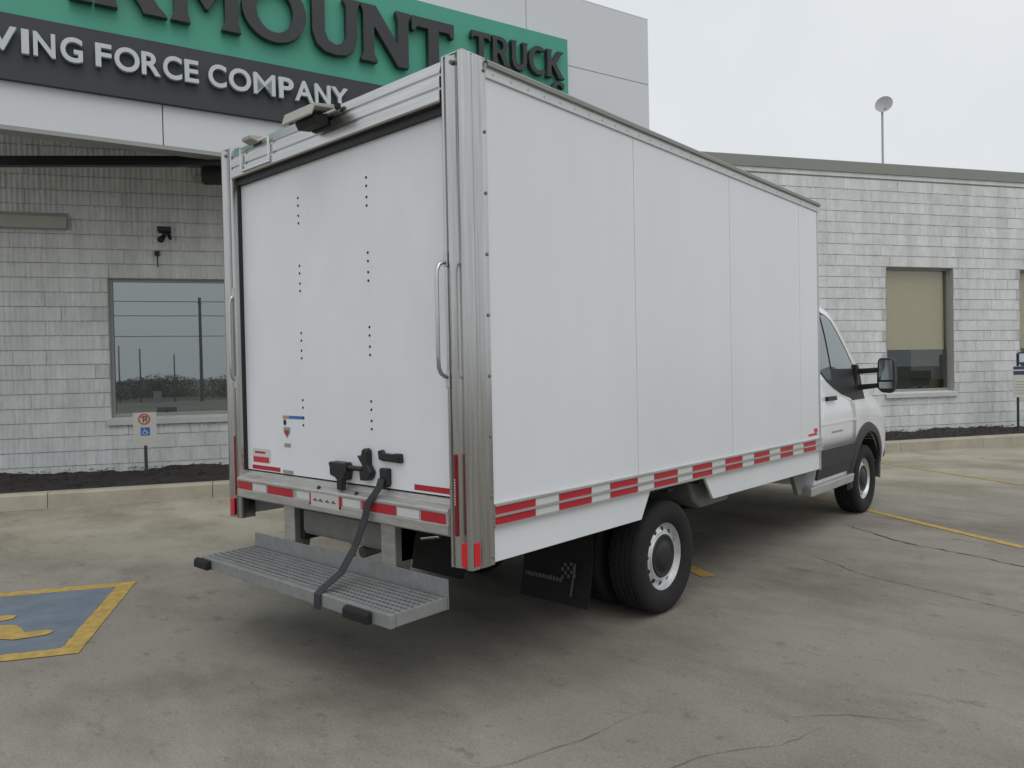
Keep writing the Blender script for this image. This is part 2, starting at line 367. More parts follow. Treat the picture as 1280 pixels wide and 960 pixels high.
# accessible bay: blue square, yellow border, yellow wheelchair
bx0, bx1, by0, by1, bd = -3.46, -1.90, -7.25, -5.76, 0.115
bay = local_sheet('painted_bay', [[(bx0+bd,by0+bd),(bx1-bd,by0+bd),(bx1-bd,by1-bd),(bx0+bd,by1-bd)]], 0.004, BLUEP, label='blue painted square of the accessible parking bay')
def edge(p0, p1, wd, s): return paint_strip('bay_border', p0, p1, wd, YELLOW, None, s, 0.0045)
for i, (a, b_) in enumerate([((bx0,by0+bd/2),(bx1,by0+bd/2)), ((bx0,by1-bd/2),(bx1,by1-bd/2)), ((bx1-bd/2,by0+bd),(bx1-bd/2,by1-bd)), ((bx0+bd/2,by0+bd),(bx0+bd/2,by1-bd))]):
    o = edge(a, b_, bd, 20+i); attach(o, bay); del o['kind']
    if 'label' in o: del o['label']
def symbol():
    cx, cy, k = -2.72, -6.58, 0.78
    S = lambda pts: [(cx+k*x, cy+k*y) for x, y in pts]
    circ = lambda x, y, r, n=18: [(x+r*math.cos(2*math.pi*i/n), y+r*math.sin(2*math.pi*i/n)) for i in range(n)]
    polys = [S(circ(-0.12, 0.60, 0.10)),
             S([(-0.20,0.46),(-0.10,0.49),(-0.03,0.45),(0.0,0.27),(0.26,0.27),(0.32,0.23),(0.32,0.16),(0.27,0.12),(0.02,0.12),(0.04,0.0),(-0.18,0.0)]),
             S([(-0.18,-0.01),(0.34,-0.01),(0.42,-0.05),(0.53,-0.25),(0.68,-0.24),(0.74,-0.29),(0.71,-0.37),(0.50,-0.41),(0.40,-0.36),(0.27,-0.16),(-0.18,-0.16)])]
    arc = [R(d) for d in range(115, 351, 15)]
    for a0, a1 in zip(arc[:-1], arc[1:]):
        polys.append(S([(-0.04+0.40*math.cos(a0), -0.16+0.36*math.sin(a0)), (-0.04+0.40*math.cos(a1), -0.16+0.36*math.sin(a1)),
                        (-0.04+0.30*math.cos(a1), -0.16+0.27*math.sin(a1)), (-0.04+0.30*math.cos(a0), -0.16+0.27*math.sin(a0))]))
    mb = MB()
    for p in polys: mb.add([tuple(bw(x, y, 0.0085)) for x, y in p], [tuple(range(len(p)))])
    build(mb, 'wheelchair_symbol', YELLOW, bay, label='yellow painted wheelchair symbol')
symbol()

rnd = random.Random(77); mb = MB()
for i in range(2600):
    x_ = rnd.uniform(-7.5, 3.2); y_ = rnd.uniform(-3.0, 8.0); q = 0.0015+0.0040*rnd.random()**3; a = rnd.uniform(0, 6.28)
    if rnd.random() < 0.45:
        p_ = bw(rnd.uniform(-6, 13), -1.97-abs(rnd.gauss(0, 0.16)), 0); x_, y_ = p_.x, p_.y
    vs = [(x_+q*math.cos(a+k*1.5708)*rnd.uniform(0.8, 1.4), y_+q*math.sin(a+k*1.5708)*rnd.uniform(0.8, 1.4), 0.001) for k in range(4)]+[(x_, y_, q*1.1)]
    mb.add(vs, [(0,1,4),(1,2,4),(2,3,4),(3,0,4)])
gr = build(mb, 'grit', mat('loose_grit', (0.17, 0.16, 0.135), 0.9, var=0.6, scale=40)); tag(gr, 'loose grit and tiny stones scattered over the parking lot', 'grit', kind='stuff')
# kerb of separate concrete lengths, planting bed, mulch
kerb = empty('kerb', bw(0, -1.7, 0), BA); tag(kerb, 'low sandy concrete kerb edging the planting bed along the building', None, kind='structure')
def ky(x): return -1.93 + (x+4.0)*0.040 if x < 10 else -1.37
x = -9.0; KH = 0.185
while x < 22:
    x1 = x+1.8
    if x > 10: x1 = x+3.0
    a0, a1 = ky(x+0.004), ky(x1-0.004)
    mb = MB(); q = []
    for z, dy in ((-0.05, -0.01), (KH-0.025, 0.0), (KH, 0.025), (KH, 0.17), (-0.05, 0.17)):
        q.append((dy, z))
    vs = [tuple(bw(x+0.004, a0+dy, z)) for dy, z in q]+[tuple(bw(x1-0.004, a1+dy, z)) for dy, z in q]
    mb.add(vs, [(0,1,2,3,4)[::-1], (5,6,7,8,9)]+[(i, (i+1) % 5, 5+(i+1) % 5, 5+i) for i in range(5)])
    build(mb, 'kerb_stone', KERB, kerb); x = x1
rnd = random.Random(5); mb = MB(); nx_, ny_ = 260, 12; vs = []
for i in range(nx_+1):
    xx = -9+31*i/nx_
    for j in range(ny_+1):
        t = j/ny_; yy = (ky(xx)+0.16)*(1-t)+0.05*t
        vs.append(tuple(bw(xx+rnd.uniform(-.03,.03), yy, 0.15+0.06*t+rnd.uniform(-0.012,0.022)+(0.02*math.sin(xx*2.3)+0.015*math.sin(xx*5.1+1))*t)))
mb.add(vs, [(i*(ny_+1)+j, (i+1)*(ny_+1)+j, (i+1)*(ny_+1)+j+1, i*(ny_+1)+j+1) for i in range(nx_) for j in range(ny_)])
mu = build(mb, 'mulch_bed', MULCH, kind='structure'); mu['label'] = 'dark mulch planting bed between kerb and wall'
mb = MB()
for i in range(2600):
    xx = rnd.uniform(-7, 15); t = rnd.random(); yy = (ky(xx)+0.2)*(1-t)-0.04*t
    p = bw(xx, yy, 0.17+0.06*t+rnd.uniform(0, 0.02)); a = rnd.uniform(0, 6.3); l = rnd.uniform(0.015, 0.05); h = rnd.uniform(0.005, 0.012)
    d = Vector((math.cos(a), math.sin(a), rnd.uniform(-.4,.4)))*l; e = Vector((-math.sin(a), math.cos(a), 0))*h
    mb.add([p-d-e, p+d-e*0.6, p+d*0.9+e, p-d+e, p+Vector((0,0,h))], [(0,1,4),(1,2,4),(2,3,4),(3,0,4)])
ch = build(mb, 'mulch_chips', MULCH); tag(ch, 'dark bark chips scattered over the planting bed', 'mulch', kind='stuff')

# ------------------------------------------------------------------ building
bld = empty('office_building', BO, BA)
tag(bld, 'low pale ribbed block office building with silver sign tower', 'building')
def bpart(mb, name, material, parent=None, **k): return build(mb, name, material, parent or bld, inv=False, **k)
XL, XR, ZT = -9.0, 21.0, 5.10
LW = (-3.32, -0.10, 0.905, 2.937)          # window openings x0,x1,z0,z1
RW = [(10.0, 11.58, 0.905, 3.343), (13.24, 14.82, 0.905, 3.343), (16.5, 18.1, 0.905, 3.343)]
OPEN = [LW]+RW
# wall core as boxes between the openings
mb = MB(); xs = XL
for (a, b_, c, d) in OPEN:
    mb.box(xs, a, 0.0, 0.22, 0, ZT); mb.box(a, b_, 0.0, 0.22, 0, c); mb.box(a, b_, 0.0, 0.22, d, ZT); xs = b_
mb.box(xs, XR, 0.0, 0.22, 0, ZT)
wall = bpart(mb, 'wall', MORTAR)
bpart(MB().box(XL, XR, 0.22, 14, ZT-0.02, ZT+0.02).box(XL, XL+.2, 0.22, 14, 0, ZT-0.03).box(XR-.2, XR, 0.22, 14, 0, ZT-0.03), 'roof', ROOFM)
def blockmesh(seed, flat=False):
    rn = random.Random(seed); n = 13; W_, H_ = 0.4044, 0.1940; rs = rn.uniform(0.35, 1.0); mb = MB(); rows = []
    for zz in (0, H_):
        row = []
        for i in range(n):
            dpt = -0.024+(-0.011 if i % 2 else 0.011)*rs+rn.uniform(-0.007, 0.006)
            if flat: dpt = -0.024+rn.uniform(-0.005, 0.004)
            row.append((-W_/2+W_*i/(n-1), dpt, zz))
        rows.append(row)
    v = rows[0]+rows[1]+[(-W_/2,0.004,0),(W_/2,0.004,0),(-W_/2,0.004,H_),(W_/2,0.004,H_)]; k = 2*n
    f = [(i, i+1, n+i+1, n+i) for i in range(n-1)]
    f += [tuple([k]+[k+1]+list(range(n-1, -1, -1))), tuple(list(range(n, 2*n))+[k+3, k+2]), (k, 0, n, k+2), (n-1, k+1, k+3, 2*n-1)]
    mb.add(v, f); return mb
BLK = [blockmesh(i, False) for i in range(8)]
BLKM = [b_.mesh('block', BLOCK) for b_ in BLK]
CX, CY_ = -6.99+0, 0
rn = random.Random(11); cells = []
row = 0; z = 0.092
while z + 0.19 < ZT+0.02:
    xx = XL + (0.2032 if row % 2 else 0)
    while xx < XR-0.4:
        a, b_ = xx, xx+0.4064; pieces = [(a, b_)]
        for (o0, o1, c, d) in OPEN:
            if z+0.1 > c-0.005 and z+0.1 < d:
                nw = []
                for (p, q) in pieces:
                    if q <= o0 or p >= o1: nw.append((p, q))
                    else:
                        if p < o0-0.03: nw.append((p, o0))
                        if q > o1+0.03: nw.append((o1, q))
                pieces = nw
        for p in pieces: cells.append((p[0], p[1], z))
        xx += 0.4064
    row += 1; z += 0.2032
camL = BM.inverted() @ Vector((2.2976, -2.287, 1.4986))
def vis(c):
    xm = (c[0]+c[1])/2; zm = c[2]+0.1
    left = -5.0 < xm < -1.35 and zm < 5.0
    right = 8.2 < xm < 13.5 and zm < 5.1
    d = math.dist((xm, 0, zm), camL)
    return (0 if left else (1 if right else 2), d)
order = sorted(cells, key=vis)
rest = MB()
for i, (a, b_, zz) in enumerate(order):
    k = rn.randrange(8); s = (b_-a)/0.4064; fl = rn.choice((-1, 1))
    if i < 300:
        o = link('block', BLKM[k], wall, inv=False); o.location = ((a+b_)/2, 0, zz+0.0035); o.scale = (s, 1, 1)
    else:
        rest.add([((a+b_)/2+x_*s*fl, y_, z_+zz+0.0035) for x_, y_, z_ in BLK[k].v], BLK[k].f)
bpart(rest, 'block_courses', BLOCK, wall, kind='stuff')
# coping
bpart(MB().prism([(-0.06,5.075),(-0.06,5.27),(-0.03,5.285),(0.30,5.285),(0.30,5.125),(-0.03,5.125),(-0.03,5.075)], 'x', 5.6, XR), 'coping', COPING)
bpart(BX(5.4, XR, -0.034, -0.002, 4.995, 5.074), 'frieze_band', BLOCK)

# windows
def window(op, name, clear, frame_w=0.05, y=0.11):
    a, b_, c, d = op
    t = MB(); t.box(a, a+frame_w, y-0.03, y+0.04, c+0.055, d); t.box(b_-frame_w, b_, y-0.03, y+0.04, c+0.055, d)
    t.box(a+frame_w, b_-frame_w, y-0.03, y+0.04, d-frame_w, d); t.box(a+frame_w, b_-frame_w, y-0.03, y+0.04, c+0.055, c+0.055+frame_w)
    wn = bpart(t, 'window', FRAME)
    bpart(BX(a+frame_w, b_-frame_w, y, y+0.012, c+0.055+frame_w, d-frame_w), 'pane', GLASS_CLEAR if clear else GLASS_MIRROR, wn)
    bpart(MB().prism([(-0.075, c-0.06), (-0.075, c+0.018), (y-0.03, c+0.052), (y+0.04, c+0.052), (y+0.04, c+0.003), (-0.035, c+0.003), (-0.035, c-0.06)], 'x', a-0.055, b_+0.055), 'sill', SILLB, wn)
    # reveals
    r_ = MB(); r_.box(a-0.0, a+0.004, -0.031, y-0.031, c+0.056, d-0.004); r_.box(b_-0.004, b_, -0.031, y-0.031, c+0.056, d-0.004); r_.box(a+0.005, b_-0.005, -0.031, y-0.031, d-0.008, d-0.004)
    bpart(r_, 'reveal', BEIGE, wn)
    return wn
wl_ = window(LW, 'window', False, 0.045, 0.06); wl_['label'] = 'wide office window mirroring sky, wires and trees'
for i, op in enumerate(RW):
    wn = window(op, 'window', True, 0.045, 0.10)
    a, b_, c, d = op
    bpart(BX(a+0.05, b_-0.05, 0.16, 0.166, 1.765, d-0.05), 'roller_blind', BLIND, wn, label='olive roller blind pulled halfway down')
# office room behind the right windows
room = MB()
room.box(8.6, 19.4, 0.23, 6.0, -0.02, 0.02); room.box(8.6, 19.4, 0.23, 6.0, 3.5, 3.54)
room.box(8.5, 8.6, 0.23, 6.0, 0.02, 3.5); room.box(19.4, 19.5, 0.23, 6.0, 0.02, 3.5)
for (p, q) in ((8.6, 12.2), (13.6, 16.3), (18.0, 19.4)): room.box(p, q, 6.0, 6.1, 0.02, 3.5)
for (p, q) in ((12.2, 13.6), (16.3, 18.0)): room.box(p, q, 6.0, 6.1, 0.02, 0.8); room.box(p, q, 6.0, 6.1, 2.9, 3.5)
bpart(room, 'office_room', ROOM)
bpart(BX(-4.0, 0.3, 0.30, 0.34, 0.5, 3.3), 'window_backing', JOINT)  # unseen dark backing added behind the mirror pane

# sign tower: frame with its own rotated axis (73.2 deg in the world)
FA = R(16.0)
FM = Matrix.Translation((5.15, 0, 0)) @ Matrix.Rotation(FA, 4, 'Z')      # in building space; x<0 runs left along the tower
def fmb(mb):
    mb.v = [tuple(FM @ Vector(p)) for p in mb.v]; return mb
ZF0, ZF1 = 4.215, 7.47
core = MB(); p1 = FM @ Vector((-0.02, 0.03, 0)); p2 = FM @ Vector((-12.3, 0.03, 0))
core.prism([(p1.x, p1.y), (p2.x, p2.y), (p2.x, 3.2), (p1.x, 3.2)], 'z', 5.30, ZF1-0.02)
bpart(core, 'tower_core', PANEL)  # unseen roof body behind the fascia, shaped to shade the wall
bpart(fmb(BX(-12.3, -0.02, 0.035, 0.22, ZF0+0.05, 5.295)), 'fascia_backing', JOINT)
bpart(fmb(BX(-12.3, -0.01, -0.012, 0.21, ZF0, ZF0+0.045)), 'fascia_trim', FRAME)
edges_ = [0.0, -2.49, -5.075, -7.66, -10.245, -12.3]
for r_, (z0, z1) in enumerate(((ZF0+0.047, 6.357), (6.369, ZF1))):
    for a, b_ in zip(edges_[:-1], edges_[1:]):
        bpart(fmb(BX(b_+0.006, a-0.006, -0.012, 0.026, z0, z1)), 'panel', PANEL)
bpart(fmb(BX(-12.3, 0.0, -0.014, 0.30, ZF1+0.002, ZF1+0.012)), 'tower_cap', PANEL)
bpart(fmb(BX(-0.004, 0.004, 0.027, 1.4, 5.30, ZF1)), 'tower_return', PANEL)
# dark beam below the tower and its bracket, ledges on the wall
def beam(p0, p1, wd, z0, z1):
    p0, p1 = Vector((*p0, 0)), Vector((*p1, 0)); d = (p1-p0).normalized(); n = Vector((-d.y, d.x, 0))*wd
    return MB().prism([(p0.x, p0.y), (p1.x, p1.y), ((p1+n).x, (p1+n).y), ((p0+n).x, (p0+n).y)], 'z', z0, z1)
bm_ = bpart(beam((-6.6, -0.80), (-1.30, -1.865), 0.10, 4.145, 4.262), 'canopy_beam', BLACKMET, label='black steel beam under the sign tower')
bpart(beam((-1.87, -1.52), (-1.10, -1.67), 0.14, 3.99, 4.205), 'beam_bracket', CHASSIS)
bpart(BX(-2.14, -0.9, -0.13, -0.034, 4.33, 4.43), 'ledge', BEIGE)
bpart(MB().prism([(-0.034, 3.60), (-0.16, 3.60), (-0.16, 3.625), (-0.15, 3.76), (-0.034, 3.83)], 'x', -6.0, -3.79), 'door_hood', BEIGE)

# far wall and roof items
dish = empty('satellite_dish', bw(10.885, 1.0, 5.12), BA); tag(dish, 'small grey satellite dish on a thin mast above the roof', 'satellite dish')
build(MB().cyl((0,0,0), (0,0,1.55), 0.022), 'mast', DISH, dish, inv=False)
prof = [(-0.02,0.0),(-0.018,0.05),(-0.005,0.11),(0.02,0.165),(0.026,0.168),(0.004,0.11),(-0.008,0.05),(-0.010,0.0)]
rf = build(MB().revolve(prof, 28, False), 'reflector', DISH, dish, 40, inv=False); rf.location = (0.01, -0.04, 1.68); rf.rotation_mode = 'QUATERNION'; rf.rotation_quaternion = Vector((-0.75, -0.60, 0.15)).to_track_quat('X', 'Z')
build(MB().cyl((0,0,0), (0.0,-0.10,0.06), 0.012), 'feed_arm', DISH, dish, inv=False).location = (0, 0, 1.55)

cam_w = empty('security_lamp', bw(-2.54, -0.03, 3.55), BA); tag(cam_w, 'small black security lamp cluster high on the block wall', 'lamp')
build(MB().cyl((0,0.02,0.06), (0,-0.05,0.06), 0.055), 'base', BLACK, cam_w, inv=False)
build(MB().prism([(-0.05,0.03),(-0.16,0.05),(-0.17,0.11),(-0.05,0.13)], 'x', -0.09, 0.08), 'hood', BLACK, cam_w, inv=False, bevel=0.006)
build(MB().cyl((-0.03,-0.05,-0.02), (-0.05,-0.15,-0.08), 0.035, 0.045), 'lamp_head', BLACK, cam_w, inv=False)
build(MB().cyl((0.05,-0.05,0.0), (0.075,-0.12,-0.05), 0.025), 'lamp_head', BLACK, cam_w, inv=False)
cab_ = empty('wall_sensor', bw(-2.66, -0.03, 3.26), BA); tag(cab_, 'tiny dark sensor with cable below the wall lamp', 'sensor')
build(MB().prism([(-0.0,0.0),(-0.05,0.0),(-0.06,0.06),(0.0,0.075)], 'x', -0.03, 0.03), 'housing', BLACK, cab_, inv=False)
build(MB().cyl((0,-0.012,-0.16), (0,-0.012,0.0), 0.008), 'cable', CHASSIS, cab_, inv=False)

# ------------------------------------------------------------------ big sign on the tower
sign = empty('tower_sign', BO, BA); tag(sign, 'green and charcoal shop sign with raised lettering on the tower', 'sign')
def spart(mb, name, material, parent=None, **k): return build(fmb(mb), name, material, parent or sign, inv=False, **k)
gb = spart(BX(-12.2, -1.76, -0.075, -0.0125, 5.443, 6.735), 'green_board', GREEN, label='green upper board of the sign')
db = spart(BX(-12.2, -3.05, -0.085, -0.0125, 4.737, 5.4415), 'charcoal_board', DARKSIGN, label='charcoal lower board of the sign')
FMR = FM.to_3x3().to_4x4()
def place_letter(me, x, z, sx, sz, y, material, parent):
    # letter drawn in XY; turn it upright on the tower face
    Tm = FM @ Matrix.Translation((x, y, z)) @ Matrix.Rotation(R(90), 4, 'X') @ Matrix.Diagonal((sx, sz, 1, 1))
    me.transform(Tm); me.materials.clear(); me.materials.append(material); me.update()
    o = link('letter', me, parent, inv=False); return o
def ell(cx, cy, rx, ry, n=28): return [(cx+rx*math.cos(2*math.pi*i/n), cy+ry*math.sin(2*math.pi*i/n)) for i in range(n)]
def foot(x, w=0.22, s=0.05):      # returns bottom serif points left->right
    return [(x-s, 0.0), (x+w+s, 0.0), (x+w+s*0.8, 0.05), (x+w, 0.14)], [(x, 0.14), (x-s*0.8, 0.05)]
GL = {}
GL['I'] = ([[(0,0),(.31,0),(.30,.05),(.26,.14),(.26,.86),(.30,.95),(.31,1),(0,1),(.01,.95),(.05,.86),(.05,.14),(.01,.05)]], .31)
GL['R'] = ([[(0,0),(.31,0),(.30,.05),(.27,.14),(.27,.40),(.42,.40),(.62,.10),(.66,0),(1.0,0),(.97,.05),(.88,.14),(.68,.43),(.80,.52),(.85,.70),(.80,.88),(.66,.97),(.48,1),(0,1),(.01,.95),(.05,.86),(.05,.14),(.01,.05)],
             [(.27,.53),(.44,.53),(.58,.58),(.62,.70),(.58,.82),(.44,.87),(.27,.87)]], 1.0)
GL['M'] = ([[(0,0),(.29,0),(.28,.05),(.25,.14),(.25,.66),(.27,.66),(.52,.27),(.56,.27),(.79,.66),(.81,.66),(.81,.14),(.77,.05),(.76,0),(1.06,0),(1.05,.05),(1.02,.14),(1.02,.86),(1.06,.95),(1.06,1),(.80,1),(.54,.56),(.26,1),(0,1),(.01,.95),(.05,.86),(.05,.14),(.01,.05)]], 1.06)
GL['O'] = ([ell(.53,.5,.53,.52), ell(.53,.5,.30,.36)], 1.06)
GL['U'] = ([[(0,1),(0,.95),(.05,.88),(.05,.32),(.12,.12),(.26,.01),(.45,-.02),(.66,.01),(.79,.12),(.85,.32),(.85,.88),(.90,.95),(.90,1),(.60,1),(.60,.95),(.65,.88),(.65,.34),(.60,.21),(.46,.15),(.33,.21),(.27,.34),(.27,.88),(.31,.95),(.31,1)]], .90)
GL['N'] = ([[(0,0),(.31,0),(.30,.05),(.25,.14),(.25,.62),(.27,.62),(.70,0),(.91,0),(.91,.86),(.96,.95),(.96,1),(.67,1),(.67,.95),(.71,.86),(.71,.42),(.69,.42),(.29,1),(0,1),(.01,.95),(.05,.86),(.05,.14),(.01,.05)]], .96)
GL['T'] = ([[(.26,0),(.61,0),(.60,.05),(.55,.14),(.55,.82),(.76,.82),(.81,.74),(.87,.74),(.87,1),(0,1),(0,.74),(.06,.74),(.11,.82),(.33,.82),(.33,.14),(.28,.05)]], .87)
cpts = [(.50+.50*math.cos(R(a)), .5+.52*math.sin(R(a))) for a in range(48, 313, 12)]+[(.50+.28*math.cos(R(a)), .5+.36*math.sin(R(a))) for a in range(305, 54, -14)]
GL['C'] = ([cpts], .86)
GL['K'] = ([[(0,0),(.31,0),(.30,.05),(.26,.14),(.26,.42),(.34,.42),(.62,.08),(.64,0),(.98,0),(.95,.05),(.85,.12),(.52,.53),(.80,.86),(.93,.95),(.94,1),(.62,1),(.61,.94),(.34,.60),(.26,.60),(.26,.86),(.30,.95),(.31,1),(0,1),(.01,.95),(.05,.86),(.05,.14),(.01,.05)]], .98)
GL['S'] = ([[(.02,.25),(.05,.06),(.25,-.02),(.48,0),(.64,.12),(.66,.32),(.55,.5),(.30,.6),(.22,.7),(.28,.84),(.42,.86),(.54,.74),(.62,.74),(.62,.94),(.42,1.02),(.18,.98),(.05,.84),(.04,.64),(.14,.5),(.40,.38),(.46,.27),(.40,.14),(.24,.13),(.12,.26)]], .66)
def big(ch, x0, x1, z0, h, depth=0.09, y=-0.0755-0.02):
    sp, wd = GL[ch]; me = curve_mesh(sp, depth, 'letter')
    return place_letter(me, x0, z0, (x1-x0)/wd, h, y-depth/2, LETTER, gb)
for ch, a, b_ in (('I',-8.595,-8.362),('R',-8.347,-7.597),('M',-7.563,-6.770),('O',-6.757,-5.962),('U',-5.925,-5.245),('N',-5.235,-4.51),('T',-4.492,-3.838)):
    big(ch, a, b_, 5.70, 0.755)
for ch, a, b_ in (('T',-3.545,-3.225),('R',-3.205,-2.885),('U',-2.875,-2.575),('C',-2.560,-2.245),('K',-2.235,-1.895)):
    big(ch, a, b_, 6.045, 0.42, 0.08)
big('S', -2.14, -1.885, 5.63, 0.37, 0.07)
for ch, a, b_ in (('V',-9.345,-9.085),('I',-9.045,-8.975),('N',-8.937,-8.732),('G',-8.686,-8.472),('F',-8.350,-8.190),('O',-8.162,-7.904),('R',-7.884,-7.684),('C',-7.658,-7.455),('E',-7.425,-7.270),
                 ('C',-7.160,-6.955),('O',-6.925,-6.665),('M',-6.635,-6.370),('P',-6.325,-6.140),('A',-6.125,-5.885),('N',-5.865,-5.660),('Y',-5.650,-5.425)):
    me = font_mesh(ch, 0.05, 0.004 if ch == 'M' else 0.022); xs_ = [v.co.x for v in me.vertices]; ys_ = [v.co.y for v in me.vertices]
    me.transform(Matrix.Translation((-min(xs_), -min(ys_), 0)))
    over = 0.006 if ch in 'OCG' else 0
    place_letter(me, a, 5.010-over, (b_-a)/(max(xs_)-min(xs_)), (0.262+2*over)/(max(ys_)-min(ys_)), -0.0855-0.025-0.03, LETTERW, db)

# ------------------------------------------------------------------ signs in the planting bed
sg = empty('parking_sign', bw(-2.745, -0.80, 0.19), BA); tag(sg, 'small white parking sign with red ring and blue wheelchair square', 'sign')
build(MB().box(-0.018, 0.018, 0.0, 0.03, 0.0, 0.80), 'post', POSTG, sg, inv=False)
bd_ = build(MB().box(-0.142, 0.142, -0.006, -0.001, 0.41, 0.855), 'board', SIGNW, sg, inv=False)
def ring(cx, cz, r0, r1, y, n=24):
    mb = MB()
    vs = [(cx+r*math.cos(2*math.pi*i/n), y, cz+r*math.sin(2*math.pi*i/n)) for i in range(n) for r in (r0, r1)]
    return mb.add(vs, [(2*i, 2*i+1, 2*((i+1) % n)+1, 2*((i+1) % n)) for i in range(n)])
build(ring(-0.005, 0.765, 0.055, 0.076, -0.009), 'red_ring', SIGNRED, bd_, inv=False)
mb = MB().add([(-0.058,-0.011,0.805),(-0.045,-0.011,0.818),(0.050,-0.011,0.725),(0.037,-0.011,0.712)], [(0,1,2,3)]); build(mb, 'red_bar', SIGNRED, bd_, inv=False)
mb = MB().box(-0.022, -0.008, -0.0085, -0.0065, 0.725, 0.805).box(-0.008, 0.022, -0.0085, -0.0065, 0.79, 0.805).box(-0.008, 0.022, -0.0085, -0.0065, 0.758, 0.772).box(0.022, 0.034, -0.0085, -0.0065, 0.762, 0.80)
build(mb, 'letter_mark', BLACK, bd_, inv=False)
bs = build(MB().box(-0.052, 0.062, -0.009, -0.0065, 0.545, 0.655), 'blue_square', SIGNBLUE, bd_, inv=False)
mb = MB(); cc = ring(0.0, 0.585, 0.020, 0.028, -0.0105); mb.add(cc.v, cc.f)
mb.add([(-0.012,-0.0105,0.637),(0.0,-0.0105,0.637),(0.006,-0.0105,0.61),(0.03,-0.0105,0.605),(0.046,-0.0105,0.572),(0.038,-0.0105,0.566),(0.024,-0.0105,0.596),(-0.008,-0.0105,0.598)], [(0,1,2,3,4,5,6,7)])
build(mb, 'wheelchair_mark', SIGNW, bd_, inv=False)
sg = empty('notice_sign', bw(12.42, -0.80, 0.19), BA); tag(sg, 'white notice board with navy header on a thin post', 'sign')
build(MB().cyl((-0.12,0.03,0), (-0.12,0.03,1.46), 0.022), 'post', POSTG, sg, inv=False)
b2 = build(MB().box(-0.27, 0.27, -0.006, -0.001, 0.63, 1.215), 'board', SIGNW, sg, inv=False)
build(MB().box(-0.265, 0.265, -0.010, -0.007, 1.155, 1.21).box(-0.265, 0.265, -0.010, -0.007, 1.055, 1.125), 'navy_header', SIGNNAVY, b2, inv=False)
mb = MB()
for k in range(5): mb.box(-0.23, 0.22-0.05*(k % 2), -0.009, -0.007, 0.92-0.055*k, 0.932-0.055*k)
build(mb, 'text_lines', FRAME, b2, inv=False)
b3 = build(MB().box(-0.15, 0.13, -0.006, -0.001, 1.245, 1.48), 'top_board', SIGNNAVY, sg, inv=False)
build(MB().box(-0.125, 0.105, -0.010, -0.007, 1.29, 1.45), 'pale_panel', LETTERW, b3, inv=False)

# office things seen behind the glass
def thing(name, mb, material, label, cat, bevel=0.0):
    o = build(mb, name, material, bevel=bevel); tag(o, label, cat); return o
def lbox(x0, x1, y0, y1, z0, z1, mb=None):
    mb = mb or MB(); k = len(mb.v); mb.box(x0, x1, y0, y1, z0, z1)
    mb.v[k:] = [tuple(bw(*p)) for p in mb.v[k:]]; return mb
dk = empty('desk', bw(11.2, 0.95, 0.02), BA); tag(dk, 'dark office desk behind the right window', 'desk')
build(BX(-1.0, 1.1, -0.55, 0.3, 0.86, 0.90), 'desk_top', CHASSIS, dk, inv=False)
build(BX(-1.0, 1.1, -0.50, -0.47, 0.0, 0.859), 'front_panel', CHASSIS, dk, inv=False)
for sx in (-0.95, 1.05): build(BX(sx-0.03, sx+0.03, -0.46, 0.28, 0.0, 0.859), 'leg', CHASSIS, dk, inv=False)
mo = empty('monitor', bw(11.62, 0.85, 0.925), BA); tag(mo, 'black monitor on the desk in the right window', 'monitor')
build(BX(-0.26, 0.26, -0.02, 0.03, 0.10, 0.42), 'screen', BLACK, mo, inv=False, bevel=0.008)
build(MB().box(-0.03, 0.03, 0.0, 0.03, 0.006, 0.10).box(-0.12, 0.12, -0.08, 0.08, 0.0, 0.005), 'stand', BLACK, mo, inv=False)
thing('cardboard_box', lbox(11.72, 11.98, 0.50, 0.72, 0.923, 1.16), mat('cardboard', (0.36, 0.25, 0.12), 0.9), 'tan cardboard box at the right end of the desk', 'box', 0.004)
oc = empty('office_chair', bw(10.75, 1.7, 0.02), BA); tag(oc, 'black high backed office chair behind the desk', 'chair')
build(BX(-0.28, 0.28, -0.05, 0.05, 0.62, 1.46), 'backrest', BLACK, oc, inv=False, bevel=0.04)
build(BX(-0.27, 0.27, -0.50, -0.06, 0.50, 0.60), 'seat', BLACK, oc, inv=False, bevel=0.03)
build(MB().cyl((0,-0.25,0.09), (0,-0.25,0.50), 0.03), 'column', BLACK, oc, inv=False)
for k in range(5): build(MB().cyl((0,-0.25,0.08), (0.30*math.cos(k*1.2566),-0.25+0.30*math.sin(k*1.2566),0.03), 0.028), 'base_leg', BLACK, oc, inv=False)

# ------------------------------------------------------------------ the far side of the lot, mirrored in the left window
verge = local_sheet('grass_verge', [[(-80,-90),(60,-90),(60,-41),(-80,-41)]], 0.004, GRASS, label='grass verge across the lot')
rn = random.Random(21)
def bush_row():
    mb = MB()
    for k in range(60):
        cx = rn.uniform(-40, 25); cy = rn.uniform(-56, -44.5)
        hmax = 1.1+1.1*abs(math.sin(cx*0.23+0.6))*rn.uniform(0.6, 1.0)
        for i in range(1300):
            a = rn.uniform(0, 6.283); rr = rn.random()**0.5*2.0; zz = hmax*rn.random()*(1-0.25*rr/2)
            p = bw(cx+rr*math.cos(a), cy+rr*math.sin(a)*0.7, max(0.05, zz)); s = rn.uniform(0.035, 0.085)
            d1 = Vector((rn.gauss(0,1), rn.gauss(0,1), rn.gauss(0,1))).normalized(); d2 = d1.orthogonal().normalized()
            mb.add([p-d1*s, p+d2*s*0.6, p+d1*s, p-d2*s*0.6], [(0,1,2,3)])
    return mb
o = build(bush_row(), 'far_hedge', LEAF); tag(o, 'dark scrubby tree line mirrored in the left window', 'trees', kind='stuff')
